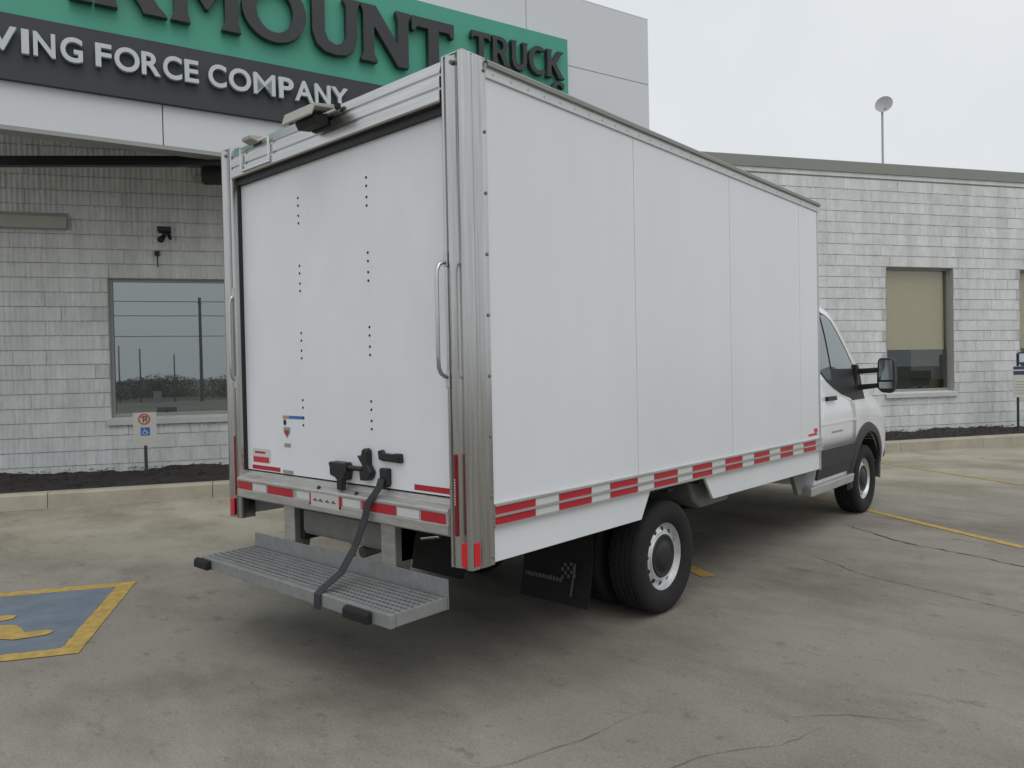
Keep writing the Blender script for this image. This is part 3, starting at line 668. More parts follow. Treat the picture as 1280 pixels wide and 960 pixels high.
for k, (px, h, rad) in enumerate(((-7.0, 6.65, 0.11), (-10.6, 3.4, 0.05), (-11.8, 3.6, 0.045), (-8.6, 3.0, 0.05))):
    up_ = empty('utility_pole', bw(px, -40.0, 0), BA)
    tag(up_, ('tall wooden utility pole mirrored in the left window', 'thin short pole mirrored left of the utility box', 'thin short pole nearest the window frame in the reflection', 'thin short pole mirrored beside the tall pole')[k], 'pole')
    build(MB().cyl((0,0,0), (0,0,h), rad, rad*0.75), 'shaft', WOODP, up_, inv=False)
    if k == 0: build(BX(-0.08, 0.08, -0.35, 0.35, 6.25, 6.33), 'crossarm', WOODP, up_, inv=False)
for zz, lab in ((6.38, 'highest'), (5.47, 'middle'), (4.17, 'lowest')):
    pts = [tuple(bw(-45+i*5, -40.0, zz+0.0008*(-45+i*5+7)**2*0.15)) for i in range(16)]
    o = build(MB().tube(pts, 0.022, 6), 'overhead_wire', BLACK); tag(o, lab+' overhead wire mirrored in the left window', 'wire')
ub = empty('utility_box', bw(-9.55, -39.5, 0), BA); tag(ub, 'pale utility box with dark cap mirrored in the left window', 'utility box')
build(BX(-0.20, 0.20, -0.2, 0.2, 0, 0.72), 'cabinet', BEIGE, ub, inv=False, bevel=0.01)
build(BX(-0.27, 0.27, -0.27, 0.27, 0.722, 1.15), 'cap', CHASSIS, ub, inv=False, bevel=0.02)
# ------------------------------------------------------------------ the box truck (world axes: x right, y forward along the truck)
TW, TL, ZP, ZTOP = 2.092, 4.276, 0.636, 2.875
XC = -TW/2
truck = empty('box_truck', (XC, 2.9, 0)); tag(truck, 'white box truck with polished rear posts and roll up door', 'truck')
def tp(mb, name, material, parent=None, **k): return build(mb, name, material, parent or truck, **k)
def sl_(y): return -0.0065*y                      # the body sits a touch lower at the front
def mirx(mb): 
    n = MB(); n.v = [(2*XC-x, y, z) for x, y, z in mb.v]; n.f = [f[::-1] for f in mb.f]; return n

# --- box: side panels, seams between them
seams = [0.150, 1.365, 2.575, 3.835, TL-0.035]
for side in (0, 1):
    for a, b_ in zip(seams[:-1], seams[1:]):
        mb = MB().prism([(a+0.0022, 0.895+sl_(a)), (b_-0.0022, 0.895+sl_(b_)), (b_-0.0022, 2.83), (a+0.0022, 2.83)], 'x', -0.030, 0.0)
        tp(mirx(mb) if side else mb, 'side_panel', WHITE)
    mb = MB().box(-0.05, -0.032, 0.15, TL-0.04, 0.86, 2.83); tp(mirx(mb) if side else mb, 'inner_wall', JOINT)
    # top rail: riveted flange with a rolled upper edge
    pr = [(-0.06,2.872),(-0.018,2.878),(0.006,2.874),(0.016,2.862),(0.018,2.848),(0.010,2.846),(0.009,2.806),(0.004,2.803),(0.0015,2.803),(0.0015,2.831),(-0.06,2.831)]
    mb = MB().add([(x, 0.15, z) for x, z in pr]+[(x, TL, z) for x, z in pr], [tuple(range(11))[::-1], tuple(range(11, 22))]+[(i, (i+1) % 11, 11+(i+1) % 11, 11+i) for i in range(11)])
    tr = tp(mirx(mb) if side else mb, 'top_rail', ALU, smooth=35)
    dc = MB().prism([(-0.062,2.879),(0.018,2.881),(0.026,2.872),(0.026,2.852),(0.0195,2.850),(0.0195,2.866),(0.012,2.8755),(-0.062,2.8745)], 'y', 0.152, TL)  # separate darker grey strip along the rail's upper edge
    tp(mirx(dc) if side else dc, 'rail_edge_strip', COPING, tr)
    rv = MB()
    for k in range(34): rv.cyl((0.008, 0.20+k*0.122, 2.827), (0.013, 0.20+k*0.122, 2.827), 0.007, 0.004, 7)
    tp(mirx(rv) if side else rv, 'rivets', ALU, tr, kind='stuff')
    # lower rail with reflective tape
    def rail(z0, z1, x1, y0=0.15, y1=TL, x0=0.0012):
        return MB().add([(x0,y0,z0),(x1,y0,z0),(x1,y0,z1),(x0,y0,z1)]+[(x0,y1,z0+sl_(y1)),(x1,y1,z0+sl_(y1)),(x1,y1,z1+sl_(y1)),(x0,y1,z1+sl_(y1))],
                        [(0,1,2,3),(4,7,6,5),(0,4,5,1),(1,5,6,2),(2,6,7,3),(3,7,4,0)])
    mb = rail(0.800, 0.906, 0.010, x0=-0.045)
    for z0 in (0.896, 0.8475, 0.8005): 
        q = rail(z0, z0+0.0095, 0.018, x0=0.0102); mb.add(q.v, q.f)
    lr = tp(mirx(mb) if side else mb, 'side_rail', ALU)
    reds = [(0.155,0.434),(0.619,0.889),(1.065,1.336),(1.518,1.789),(1.981,2.241),(2.439,2.699),(2.897,3.165),(3.377,3.625),(3.853,4.125)]
    for zlo, zhi in ((0.859, 0.893), (0.812, 0.845)):
        prev = None
        for (a, b_) in reds:
            if prev is not None:
                q = MB().add([(0.0112,y,z+sl_(y)) for y, z in ((prev+0.004,zlo+0.002),(a-0.004,zlo+0.002),(a-0.004,zhi-0.002),(prev+0.004,zhi-0.002))], [(0,1,2,3)])
                tp(mirx(q) if side else q, 'white_tape', WTAPE, lr)
            q = MB().add([(0.0115,y,z+sl_(y)) for y, z in ((a,zlo),(b_,zlo),(b_,zhi),(a,zhi))], [(0,1,2,3)])
            tp(mirx(q) if side else q, 'red_tape', RED, lr); prev = b_
    # skirts in front of and behind the rear wheel
    for poly in ([(0.152,0.799),(0.152,0.640),(1.397,0.633),(1.500,0.790)], [(2.165,0.786),(2.285,0.628),(TL,0.607),(TL,0.772)]):
        mb = MB().prism(poly, 'x', -0.024, -0.004); tp(mirx(mb) if side else mb, 'skirt', WHITE, bevel=0.003)
    mb = MB().box(-0.045, 0.004, TL-0.033, TL, 0.60, 2.80); tp(mirx(mb) if side else mb, 'front_corner_trim', ALU, bevel=0.004)
lb = MB().add([(0.0008,3.99,0.905),(0.0008,4.19,0.905),(0.0008,4.19,0.925),(0.0008,3.99,0.925)], [(0,1,2,3)]).add([(0.0008,4.12,0.928),(0.0008,4.20,0.928),(0.0008,4.20,0.965),(0.0008,4.12,0.965)], [(0,1,2,3)])
tp(lb, 'maker_sticker', REDBR, label='small red sticker low at the front of the side')
tp(BX(-TW+0.05, -0.05, 0.10, TL-0.02, 2.835, 2.862), 'roof_panel', WHITE)
tp(BX(-TW+0.046, -0.046, TL-0.030, TL-0.005, 0.80, 2.834), 'front_panel', WHITE)
tp(BX(-TW+0.05, -0.05, 0.07, TL-0.04, 0.80, 0.85), 'cargo_floor', CHASSIS)

# --- rear frame
conc = [(-0.088+0.070*t, 0.010*math.sin(math.pi*t)) for t in [i/10 for i in range(11)]]
corner = [(0.010-0.012+0.014*math.sin(R(a)), 0.014-0.014*math.cos(R(a))) for a in (15, 35, 55, 75, 90)]
prof = [(-0.124,0.10),(-0.126,0.016),(-0.121,0.002),(-0.113,-0.003),(-0.106,0.002),(-0.103,0.011),(-0.094,0.011),(-0.091,0.0)]+conc+[(-0.012,-0.002)]+corner+\
       [(0.012,0.052),(0.006,0.056),(0.006,0.064),(0.012,0.068),(0.013,0.118),(0.008,0.122),(0.008,0.150),(0.0015,0.152),(0.0015,0.10)]
def post(mir):
    pts = [(2*XC-x, y) for x, y in prof][::-1] if mir else prof
    return MB().prism(pts, 'z', ZP, ZTOP+0.006)
for side in (0, 1):
    po = tp(post(side), 'rear_post', STEEL, smooth=28)
    def S(mb): return mirx(mb) if side else mb
    tp(S(BX(-0.118, 0.010, 0.004, 0.148, ZTOP+0.0065, ZTOP+0.012)), 'post_cap', STEEL, po)
    lamp = tp(S(BX(-0.0885, -0.0705, -0.005, 0.012, 0.775, 1.140)), 'marker_lamp', REDLENS, po, bevel=0.006)
    tp(S(BX(-0.050, -0.014, -0.0035, 0.006, 0.648, 0.752)), 'rear_reflector', REDBR, po, bevel=0.002)
    tp(S(BX(0.0125, 0.0165, 0.014, 0.050, 0.650, 0.755)), 'side_reflector', REDBR, po, bevel=0.002)
    rv = MB()
    for k in range(9): rv.cyl((0.008, 0.138, 0.67+k*0.27), (0.014, 0.138, 0.67+k*0.27), 0.009, 0.006, 9)
    rv.cyl((-0.055, 0.006, 2.845), (-0.055, -0.004, 2.845), 0.011, 0.009, 10)
    tp(S(rv), 'bolts', UNDERGREY, po, kind='stuff')
    if not side:
        mk = MB()
        for k in range(10): mk.box(-0.082, -0.077, -0.0065, -0.0052, 0.915+k*0.012, 0.922+k*0.012)
        tp(mk, 'lamp_lettering', WTAPE, po)
    # grab handle
    hx = -0.112
    ko = 0.5 if side else 1.0
    pts = [(hx,0.0,1.985),(hx,-0.022,1.982),(hx,-0.042,1.970),(hx,-0.055,1.945),(hx,-0.058,1.90),(hx,-0.058,1.57),(hx,-0.055,1.52),(hx,-0.042,1.495),(hx,-0.022,1.482),(hx,0.0,1.479)]
    gh = MB().tube([(a, b_*ko, c) for a, b_, c in pts], 0.0095, 10)
    hd = tp(S(gh), 'grab_handle', STEEL, smooth=50)
    for z0 in (1.965, 1.43): tp(S(BX(hx-0.012, hx+0.012, -0.006, 0.003, z0, z0+0.07)), 'mounting_plate', ALU, hd, bevel=0.003)
# header
hp = [(0.10,2.690),(0.0,2.690),(-0.006,2.697),(-0.006,2.742),(0.006,2.748),(0.006,2.754),(-0.004,2.760),(-0.004,2.802),(0.007,2.808),(0.007,2.815),(-0.002,2.821),(0.010,2.868),(0.020,2.876),(0.10,2.876)]
hdr = tp(MB().prism(hp, 'x', -TW+0.1265, -0.1265), 'header', STEELH, smooth=25)
tp(MB().prism([(0.030,2.655),(0.10,2.655),(0.10,2.689),(0.030,2.689)], 'x', -TW+0.127, -0.127), 'header_seal', BLACK, hdr)
# rear camera hood and lamp frame on the header
cm = tp(MB().prism([(-0.006,2.872),(-0.13,2.852),(-0.150,2.795),(-0.140,2.790),(-0.122,2.838),(-0.006,2.850)], 'x', -1.165, -0.90), 'camera_hood', UNDERGREY if 0 else BEIGE, bevel=0.003)
tp(MB().prism([(-0.0065,2.78),(-0.08,2.77),(-0.10,2.80),(-0.09,2.822),(-0.0065,2.838)], 'x', -1.12, -0.95), 'camera', BLACK, cm, bevel=0.006)
tp(MB().box(-1.05, -1.02, -0.02, -0.008, 2.862, 2.88).box(-0.88, -0.85, -0.02, -0.003, 2.84, 2.865), 'bracket_bolts', CHASSIS, cm)
fr = MB(); X0, X1, Z0, Z1 = -1.835, -1.520, 2.705, 2.852
fr.box(X0, X1, -0.020, -0.009, Z1-0.010, Z1).box(X0, X1, -0.020, -0.009, Z0, Z0+0.010).box(X0, X0+0.010, -0.020, -0.009, Z0+0.0101, Z1-0.0101).box(X1-0.010, X1, -0.020, -0.009, Z0+0.0101, Z1-0.0101)
lf = tp(fr, 'plate_lamp_frame', CABW, bevel=0.003)
tp(MB().prism([(-0.004,2.838),(-0.060,2.850),(-0.064,2.872),(0.012,2.884)], 'x', -1.73, -1.63), 'lamp_cowl', BEIGE, lf, bevel=0.006)

# --- roll-up door
YD = 0.055
dz = [0.935, 1.300, 1.665, 2.030, 2.393, 2.655]
for i, (a, b_) in enumerate(zip(dz[:-1], dz[1:])):
    tp(BX(-TW+0.127, -0.1275, YD, YD+0.03, a+0.0001, b_-0.0001), 'door_panel', DOORW)
bt = MB()
for xx in (-1.346, -0.734):
    for g0 in (2.483, 2.108, 1.735, 1.362):
        for dd in (0.0, -0.042, -0.098, -0.140):
            bt.cyl((xx+0.0, YD+0.002, g0+dd), (xx, YD-0.003, g0+dd), 0.0075, 0.006, 8)
tp(bt, 'hinge_bolts', CHASSIS, kind='stuff')
rl = MB()
for k in range(16): rl.cyl((-TW+0.1275, YD-0.002, 1.0+k*0.105), (-TW+0.1295, YD-0.016, 1.0+k*0.105), 0.006, 0.004, 6)
rl.box(-TW+0.1268, -TW+0.134, YD-0.022, YD-0.0005, 0.93, 2.65)
tp(rl, 'door_seal', BLACK)
# latch, lever, pull handle
la = tp(MB().prism([(-1.035,1.045),(-0.905,1.045),(-0.890,1.00),(-0.900,0.985),(-0.905,0.955),(-0.960,0.945),(-0.985,0.965),(-1.030,0.975)], 'y', YD-0.055, YD-0.002), 'latch', BLACKMET, bevel=0.006)
tp(MB().prism([(-0.955,0.955),(-0.905,0.975),(-0.915,0.905),(-0.955,0.905)], 'y', YD-0.066, YD-0.035), 'hook', BLACKMET, la, bevel=0.005)
tp(MB().cyl((-0.90, YD-0.03, 1.020), (-0.775, YD-0.03, 1.020), 0.013), 'rod', BLACKMET, la)
tp(MB().cyl((-1.055, YD-0.03, 1.03), (-1.03, YD-0.03, 1.03), 0.012), 'rod_end', BLACKMET, la)
tp(MB().prism([(-0.818,1.088),(-0.785,1.085),(-0.775,1.118),(-0.755,1.128),(-0.735,1.115),(-0.735,1.045),(-0.705,1.010),(-0.715,0.985),(-0.735,0.965),(-0.795,0.962),(-0.800,1.015),(-0.775,1.04)], 'y', YD-0.038, YD-0.001), 'lever', BLACKMET, la, bevel=0.005)
ph = tp(MB().prism([(-0.668,1.118),(-0.640,1.125),(-0.625,1.108),(-0.555,1.108),(-0.535,1.112),(-0.495,1.112),(-0.490,1.075),(-0.495,1.066),(-0.640,1.070),(-0.662,1.075)], 'y', YD-0.022, YD-0.001), 'pull_handle', BLACK, bevel=0.005)
tp(BX(-0.64, -0.50, YD-0.026, YD-0.0225, 1.082, 1.096), 'grip_slot', HUBM, ph)
sb = tp(MB().prism([(-0.648,1.035),(-0.585,1.035),(-0.585,0.955),(-0.600,0.940),(-0.640,0.940),(-0.648,0.955)], 'y', YD-0.030, YD-0.001), 'strap_bracket', BLACK, bevel=0.006)
# pull strap from the bracket over the sill down to the step
kn = [(-0.617, 0.015, 0.985), (-0.617, 0.000, 0.945), (-0.640, -0.018, 0.905), (-0.668, -0.030, 0.870), (-0.68, -0.040, 0.80), (-0.70, -0.090, 0.66), (-0.712, -0.165, 0.55), (-0.722, -0.270, 0.490), (-0.722, -0.294, 0.472), (-0.722, -0.297, 0.405)]
tp(MB().strap(kn, 0.042, 0.006, (1, 0.10, -0.10)), 'pull_strap', STRAPM)
# stickers and tape on the door
def flat_y(x0, x1, z0, z1, y): return MB().add([(x0,y,z0),(x1,y,z0),(x1,y,z1),(x0,y,z1)], [(0,1,2,3)])
tp(flat_y(-0.418, -0.150, 0.945, 0.972, YD-0.0015), 'door_red_tape', RED)
tp(flat_y(-1.905, -1.595, 0.941, 0.966, YD-0.0015), 'door_red_tape', RED)
ml = tp(flat_y(-1.90, -1.70, 0.985, 1.066, YD-0.0012), 'maker_label', WTAPE)
tp(flat_y(-1.890, -1.715, 0.984, 1.018, YD-0.0024), 'red_band', REDBR, ml)
tp(MB().add(*(lambda q: (q.v, q.f))(flat_y(-1.872, -1.755, 1.038, 1.050, YD-0.0024))), 'red_script', RED, ml)
st_ = tp(flat_y(-1.555, -1.335, 1.254, 1.271, YD-0.0015), 'sticker', SIGNBLUE)
tp(flat_y(-1.553, -1.487, 1.256, 1.269, YD-0.0027), 'orange_band', TAN, st_)
tp(MB().add([(-1.535+0.016*math.cos(k*0.6283), YD-0.0015, 1.232+0.018*math.sin(k*0.6283)) for k in range(10)], [tuple(range(10))]), 'round_sticker', BLACK)
sh = tp(MB().add([(-1.550,YD-0.0015,1.205),(-1.482,YD-0.0015,1.205),(-1.482,YD-0.0015,1.175),(-1.515,YD-0.0015,1.142),(-1.550,YD-0.0015,1.175)], [(0,1,2,3,4)]), 'shield_sticker', FRAME)
tp(MB().add([(-1.535,YD-0.0027,1.188),(-1.497,YD-0.0027,1.188),(-1.497,YD-0.0027,1.170),(-1.516,YD-0.0027,1.152),(-1.535,YD-0.0027,1.170)], [(0,1,2,3,4)]), 'red_centre', RED, sh)
tp(flat_y(-1.545, -1.480, 1.090, 1.112, YD-0.0015), 'grey_sticker', FRAME)
tp(BX(-1.56, -1.46, YD-0.006, YD-0.0005, 0.940, 0.958), 'grey_pad', FRAME)

# --- rear sill
sp_ = [(0.08,0.926),(0.052,0.926),(0.040,0.912),(0.034,0.912),(0.028,0.905),(0.004,0.897),(-0.010,0.890),(-0.014,0.882),(-0.014,0.873),(-0.009,0.870),(-0.009,0.822),(-0.014,0.818),(-0.014,0.778),(-0.006,0.770),(0.08,0.770)]
sill = tp(MB().prism(sp_, 'x', -TW+0.121, -0.121), 'rear_sill', SILLM, smooth=25)
for a, b_ in ((-1.966,-1.805),(-1.634,-1.368),(-0.746,-0.482),(-0.304,-0.139)): tp(flat_y(a, b_, 0.8235, 0.8685, -0.0102), 'red_tape', RED, sill)
for a, b_ in ((-1.795,-1.645),(-1.33,-1.205),(-0.905,-0.760),(-0.472,-0.315)): tp(flat_y(a, b_, 0.8255, 0.8665, -0.0100), 'white_tape', WTAPE, sill)
pl_ = tp(BX(-1.185, -0.935, -0.0145, -0.0095, 0.800, 0.872), 'label_plate', SIGNW, sill)
for a in (-1.200, -0.932): tp(BX(a, a+0.016, -0.0140, -0.0095, 0.806, 0.872), 'red_edge', RED, sill)
mk = MB()
for k, xx in enumerate((-1.165, -1.115, -1.055, -1.000)):
    zc = 0.838
    mk.add([(xx,-0.0155,zc-0.005),(xx+0.010,-0.0155,zc-0.008),(xx+0.030,-0.0155,zc+0.001),(xx+0.024,-0.0155,zc+0.007)], [(0,1,2,3)]).add([(xx+0.020,-0.0156,zc-0.009),(xx+0.040,-0.0156,zc-0.007),(xx+0.040,-0.0156,zc-0.002),(xx+0.022,-0.0156,zc-0.004)], [(0,1,2,3)])
tp(mk, 'plate_lettering', BLACK, sill)
tp(MB().cyl((-1.13, 0.005, 0.895), (-1.13, -0.004, 0.903), 0.010).cyl((-0.80, 0.005, 0.895), (-0.80, -0.006, 0.902), 0.010), 'rubber_stops', BLACK, sill)

# --- rear step
SX0, SX1, SY0, SY1, SZ = -1.895, -0.200, -0.285, 0.055, 0.475
step = tp(MB().box(SX0, SX1, SY0, SY0+0.032, SZ-0.062, SZ).box(SX0, SX0+0.012, SY0+0.033, SY1-0.005, SZ-0.06, SZ).box(SX1-0.012, SX1, SY0+0.033, SY1-0.005, SZ-0.06, SZ), 'rear_step', GALV, bevel=0.004)
tp(BX(SX0, SX1, SY1-0.004, SY1+0.004, SZ-0.06, SZ+0.078), 'kick_plate', GALV, step, bevel=0.002)
for k in range(8):
    y0 = SY0+0.039+k*0.0365
    sm_ = MB(); n = 110; prof_ = []
    for i in range(n+1):
        xx = SX0+0.014+(SX1-SX0-0.028)*i/n; prof_.append((xx, SZ-0.004+(0.0035 if i % 2 else 0.0)))
    vs = [(xx, y0, zz) for xx, zz in prof_]+[(xx, y0+0.023, zz) for xx, zz in prof_]+[(xx, y0, SZ-0.03) for xx, zz in prof_]+[(xx, y0+0.023, SZ-0.03) for xx, zz in prof_]
    N_ = n+1
    sm_.add(vs, [(i, i+1, N_+i+1, N_+i) for i in range(n)]+[(2*N_+i, 2*N_+i+1, i+1, i) for i in range(n)]+[(N_+i, N_+i+1, 3*N_+i+1, 3*N_+i) for i in range(n)])
    tp(sm_, 'tread_bar', GALV, step)
for a, b_ in ((SX0-0.03, SX0+0.12), (SX1-0.30, SX1-0.12)):
    tp(MB().prism([(SY0-0.034, SZ-0.06),(SY0-0.034, SZ-0.018),(SY0-0.016, SZ-0.006),(SY0-0.0005, SZ-0.008),(SY0-0.0005, SZ-0.062)], 'x', a, b_), 'rubber_pad', RUBBER, step, bevel=0.008)
for a, b_, mt in ((-1.580, -1.475, SILLM), (-0.690, -0.585, SILLM)):
    tp(MB().box(a, b_, 0.062, 0.072, 0.43, 0.79), 'bracket', mt, step, bevel=0.002)
    tp(MB().prism([(0.0725,0.78),(0.0725,0.42),(0.14,0.44),(0.22,0.78)], 'x', b_-0.012, b_), 'bracket_web', UNDERGREY, step)

# --- chassis
for sx in (-0.62, -1.47): tp(MB().box(sx-0.035, sx+0.035, 0.10, 5.9, 0.56, 0.74), 'chassis_rail', CHASSIS, bevel=0.006)
for k in range(11): tp(BX(-TW+0.03, -0.03, 0.14+k*0.40, 0.20+k*0.40, 0.742, 0.799), 'cross_member', CHASSIS)
tp(BX(-1.43, -0.66, 0.10, 0.16, 0.60, 0.70), 'rear_cross_beam', UNDERGREY, bevel=0.006)
tp(BX(-1.42, -0.70, 0.09, 0.099, 0.62, 0.735), 'beam_plate', UNDERGREY)
tp(MB().tube([(-1.03,0.16,0.62),(-1.02,0.12,0.55),(-1.00,0.115,0.47),(-0.985,0.13,0.42)], 0.022, 8), 'tan_tie_strap', TAN)
tp(MB().cyl((-0.47, 0.14, 0.690), (-0.34, 0.14, 0.716), 0.010), 'tail_pipe_bracket', STEEL)
ax = tp(MB().cyl((-TW+0.2, 1.745, 0.345), (-0.2, 1.745, 0.345), 0.055), 'rear_axle', CHASSIS, smooth=40)
dp = [(-0.17,0.0),(-0.16,0.07),(-0.10,0.14),(0.0,0.175),(0.10,0.14),(0.16,0.07),(0.17,0.0)]
df = tp(MB().revolve(dp, 20, False), 'differential', CHASSIS, ax, smooth=60); df.location = (XC, 1.745, 0.36)
for sx in (-0.62, -1.47):
    q = MB().strap([(sx,0.75+0.25*i,0.56-0.13*math.sin(math.pi*i/8)) for i in range(9)], 0.07, 0.045, (1,0,0)); tp(q, 'leaf_spring', CHASSIS)
tp(MB().cyl((-1.05, 0.85, 0.50), (-1.05, 0.85, 0.68), 0.345, n=28), 'spare_tyre', RUBBER, bevel=0.05)
tp(MB().prism([(2.16,0.76),(2.24,0.60),(2.34,0.545),(2.75,0.545),(2.85,0.76)], 'x', -0.60, -0.12), 'fuel_tank', UNDERGREY, bevel=0.02)
tp(MB().prism([(2.2,0.54),(2.2,0.48),(2.55,0.48),(2.62,0.54)], 'x', -0.55, -0.22), 'tank_guard', CHASSIS, bevel=0.01)
tp(BX(-1.5, -0.6, 2.9, 4.9, 0.42, 0.70), 'transmission_tunnel', CHASSIS, bevel=0.03)
tp(MB().tube([(-1.3,0.4,0.45),(-1.3,1.2,0.50),(-1.28,2.4,0.42),(-1.2,4.6,0.40)], 0.035), 'exhaust_pipe', UNDERGREY, smooth=60)
tp(MB().prism([(3.85,0.68),(4.02,0.40),(4.10,0.40),(4.22,0.62),(4.22,0.68)], 'x', -0.14, -0.10), 'splash_guard', UNDERGREY, bevel=0.004)
# rear wheel housings (dark liners) 
for side in (0, 1):
    mb = MB().box(-0.62, -0.03, 1.20, 2.20, 0.765, 0.785); tp(mirx(mb) if side else mb, 'wheel_liner', CHASSIS)
    fl = MB(); n = 10
    pts = [(1.27+0.02*math.sin(i*0.4)-0.05*(1-i/n)**2, 0.105+(0.66)*i/n) for i in range(n+1)]
    fl.add([(-0.79, y, z) for y, z in pts]+[(-0.27, y, z) for y, z in pts]+[(-0.79, y+0.008, z) for y, z in pts]+[(-0.27, y+0.008, z) for y, z in pts],
           [(i, i+1, n+2+i, n+1+i) for i in range(n)]+[(2*n+2+i, 3*n+3+i, 3*n+4+i, 2*n+3+i) for i in range(n)]+[(0, n+1, 3*n+3, 2*n+2), (n, 3*n+2, 4*n+3, 2*n+1)]+
           [(i, 2*n+2+i, 2*n+3+i, i+1) for i in range(n)]+[(n+1+i, n+2+i, 3*n+4+i, 3*n+3+i) for i in range(n)])
    mf = tp(mirx(fl) if side else fl, 'mud_flap', RUBBER)
    if not side:
        lo = MB(); rr_ = random.Random(3)
        xx = -0.745
        while xx < -0.47:
            wd = rr_.uniform(0.012, 0.024); lo.add([(xx,1.222,0.235),(xx+wd,1.222,0.235),(xx+wd+0.004,1.222,0.235+rr_.uniform(0.02,0.034)),(xx+0.004,1.222,0.262)], [(0,1,2,3)]); xx += wd+0.006
        for i in range(5):
            for j in range(4):
                if (i+j) % 2 == 0:
                    a = -0.46+i*0.022; c = 0.255+j*0.024+i*0.005; lo.add([(a,1.222,c),(a+0.02,1.222,c+0.003),(a+0.02,1.222,c+0.024),(a,1.222,c+0.021)], [(0,1,2,3)])
        lo.add([(-0.400,1.2215,0.16),(-0.385,1.2215,0.16),(-0.345,1.2215,0.36),(-0.360,1.2215,0.36)], [(0,1,2,3)])
        tp(lo, 'flap_emblem', mat('flap_print', (0.10, 0.105, 0.10), 0.7), mf, label='pale lettering and chequered flag on the mud flap')

# --- wheels
def tyre_mesh():
    h = 0.112; R0, R1 = 0.345, 0.212
    pr_ = [(-h*0.86,R1),(-h*0.97,0.235),(-h*1.03,0.265),(-h*1.02,0.295),(-h*0.95,0.322),(-h*0.84,0.337)]
    tr_ = []
    for gx in (-0.055, -0.018, 0.018, 0.055):
        tr_ += [(gx-0.005, R0-0.001), (gx-0.004, R0-0.009), (gx+0.004, R0-0.009), (gx+0.005, R0-0.001)]
    right = [(-x, r) for x, r in pr_][::-1]
    return MB().revolve(pr_+[(-h*0.72,R0-0.003)]+tr_+[(h*0.72,R0-0.003)]+right+[(h*0.80,0.205),(-h*0.80,0.205)], 72).mesh('tyre', RUBBER, 35)
def rim_mesh():
    lip = 0.088
    pr_ = [(lip,0.222),(lip+0.006,0.217),(lip+0.004,0.208),(lip-0.010,0.203),(lip-0.026,0.200),(lip-0.036,0.195),(lip-0.038,0.190),(lip-0.034,0.186),(lip-0.018,0.148),(lip-0.010,0.144),(lip-0.008,0.136),(lip-0.012,0.130),(lip-0.03,0.124),(lip-0.04,0.0),
           (lip-0.06,0.0),(lip-0.06,0.17),(-0.095,0.196),(-0.095,0.222)]
    return MB().revolve(pr_, 64, False)
def holes_mesh():
    mb = MB()
    for k in range(12):
        a = 2*math.pi*k/12+0.1; cyx = (0.167*math.cos(a), 0.167*math.sin(a)); n = 10
        nx_ = Vector((0.92, 0.388*math.cos(a), 0.388*math.sin(a))); c = Vector((0.088-0.0260, *cyx))+nx_*0.0012; t1 = Vector((0, -math.sin(a), math.cos(a))); t2 = nx_.cross(t1).normalized()
        mb.add([tuple(c+(t1*math.cos(6.2832*i/n)*0.0155+t2*math.sin(6.2832*i/n)*0.0155)) for i in range(n)], [tuple(range(n))])
    return mb
def hub_mesh():
    lip = 0.088
    mb = MB().revolve([(lip-0.030,0.130),(lip-0.008,0.129),(lip-0.004,0.124),(lip-0.010,0.105),(lip-0.008,0.085),(lip+0.002,0.075),(lip+0.008,0.05),(lip+0.009,0.0)], 40, False)
    return mb
TYRE = tyre_mesh(); RIM = rim_mesh().mesh('rim', RIMM, 40); HOLES = holes_mesh().mesh('vent_holes', HUBM); HUB = hub_mesh().mesh('hub_cap', HUBM, 40)
def wheel(x, y, sgn, steer=0.0):
    wh = link('wheel', RIM); wh.location = (x, y, 0.345); wh.rotation_euler = (random.uniform(0, 1), 0, 0 if sgn > 0 else math.pi)
    attach(wh, truck)
    for nm, me in (('tyre', TYRE), ('hub_cap', HUB), ('vent_holes', HOLES)):
        c = link(nm, me, wh, inv=False)
        if nm == 'vent_holes': c['kind'] = 'stuff'
wheel(-0.15, 1.745, 1); wheel(-0.435, 1.745, 1); wheel(-TW+0.15, 1.745, -1); wheel(-TW+0.435, 1.745, -1)
wheel(-0.172, 5.725, 1); wheel(-TW+0.172, 5.725, -1)

# --- cab: plan outlines lofted over height
CZ = [0.44, 0.60, 0.80, 0.95, 1.05, 1.12, 1.18, 1.24, 1.32, 1.50, 1.73, 1.90, 2.00, 2.07, 2.12, 2.145]
CW = [0.955, 0.985, 1.000, 1.005, 1.000, 0.992, 0.985, 0.978, 0.968, 0.945, 0.905, 0.868, 0.838, 0.79, 0.69, 0.50]
CF = [6.66, 6.72, 6.70, 6.64, 6.55, 6.42, 6.26, 6.14, 6.05, 5.86, 5.62, 5.46, 5.34, 5.20, 5.00, 4.80]
CR_ = [0.40, 0.42, 0.42, 0.42, 0.42, 0.42, 0.42, 0.40, 0.38, 0.34, 0.30, 0.28, 0.26, 0.25, 0.24, 0.22]
def interp(z, A):
    for i in range(len(CZ)-1):
        if CZ[i] <= z <= CZ[i+1]:
            t = (z-CZ[i])/(CZ[i+1]-CZ[i]); return A[i]*(1-t)+A[i+1]*t
    return A[-1]
def plan(z, off=0.0):
    w_, f_, c_ = interp(z, CW)+off, interp(z, CF)+off, interp(z, CR_)
    cw = w_*0.55; pts = []
    for i in range(8): pts.append((w_, 4.33+(f_-c_-4.33)*i/8))
    for i in range(9):
        a = math.pi/2*i/8; pts.append((w_-cw+cw*math.cos(a)**0.75 if i < 8 else w_-cw, f_-c_+c_*math.sin(a)**0.85))
    pts += [(0.0, f_+0.02)]
    full_ = [(XC+x, y) for x, y in pts]+[(XC-x, y) for x, y in pts[:-1]][::-1]
    return full_
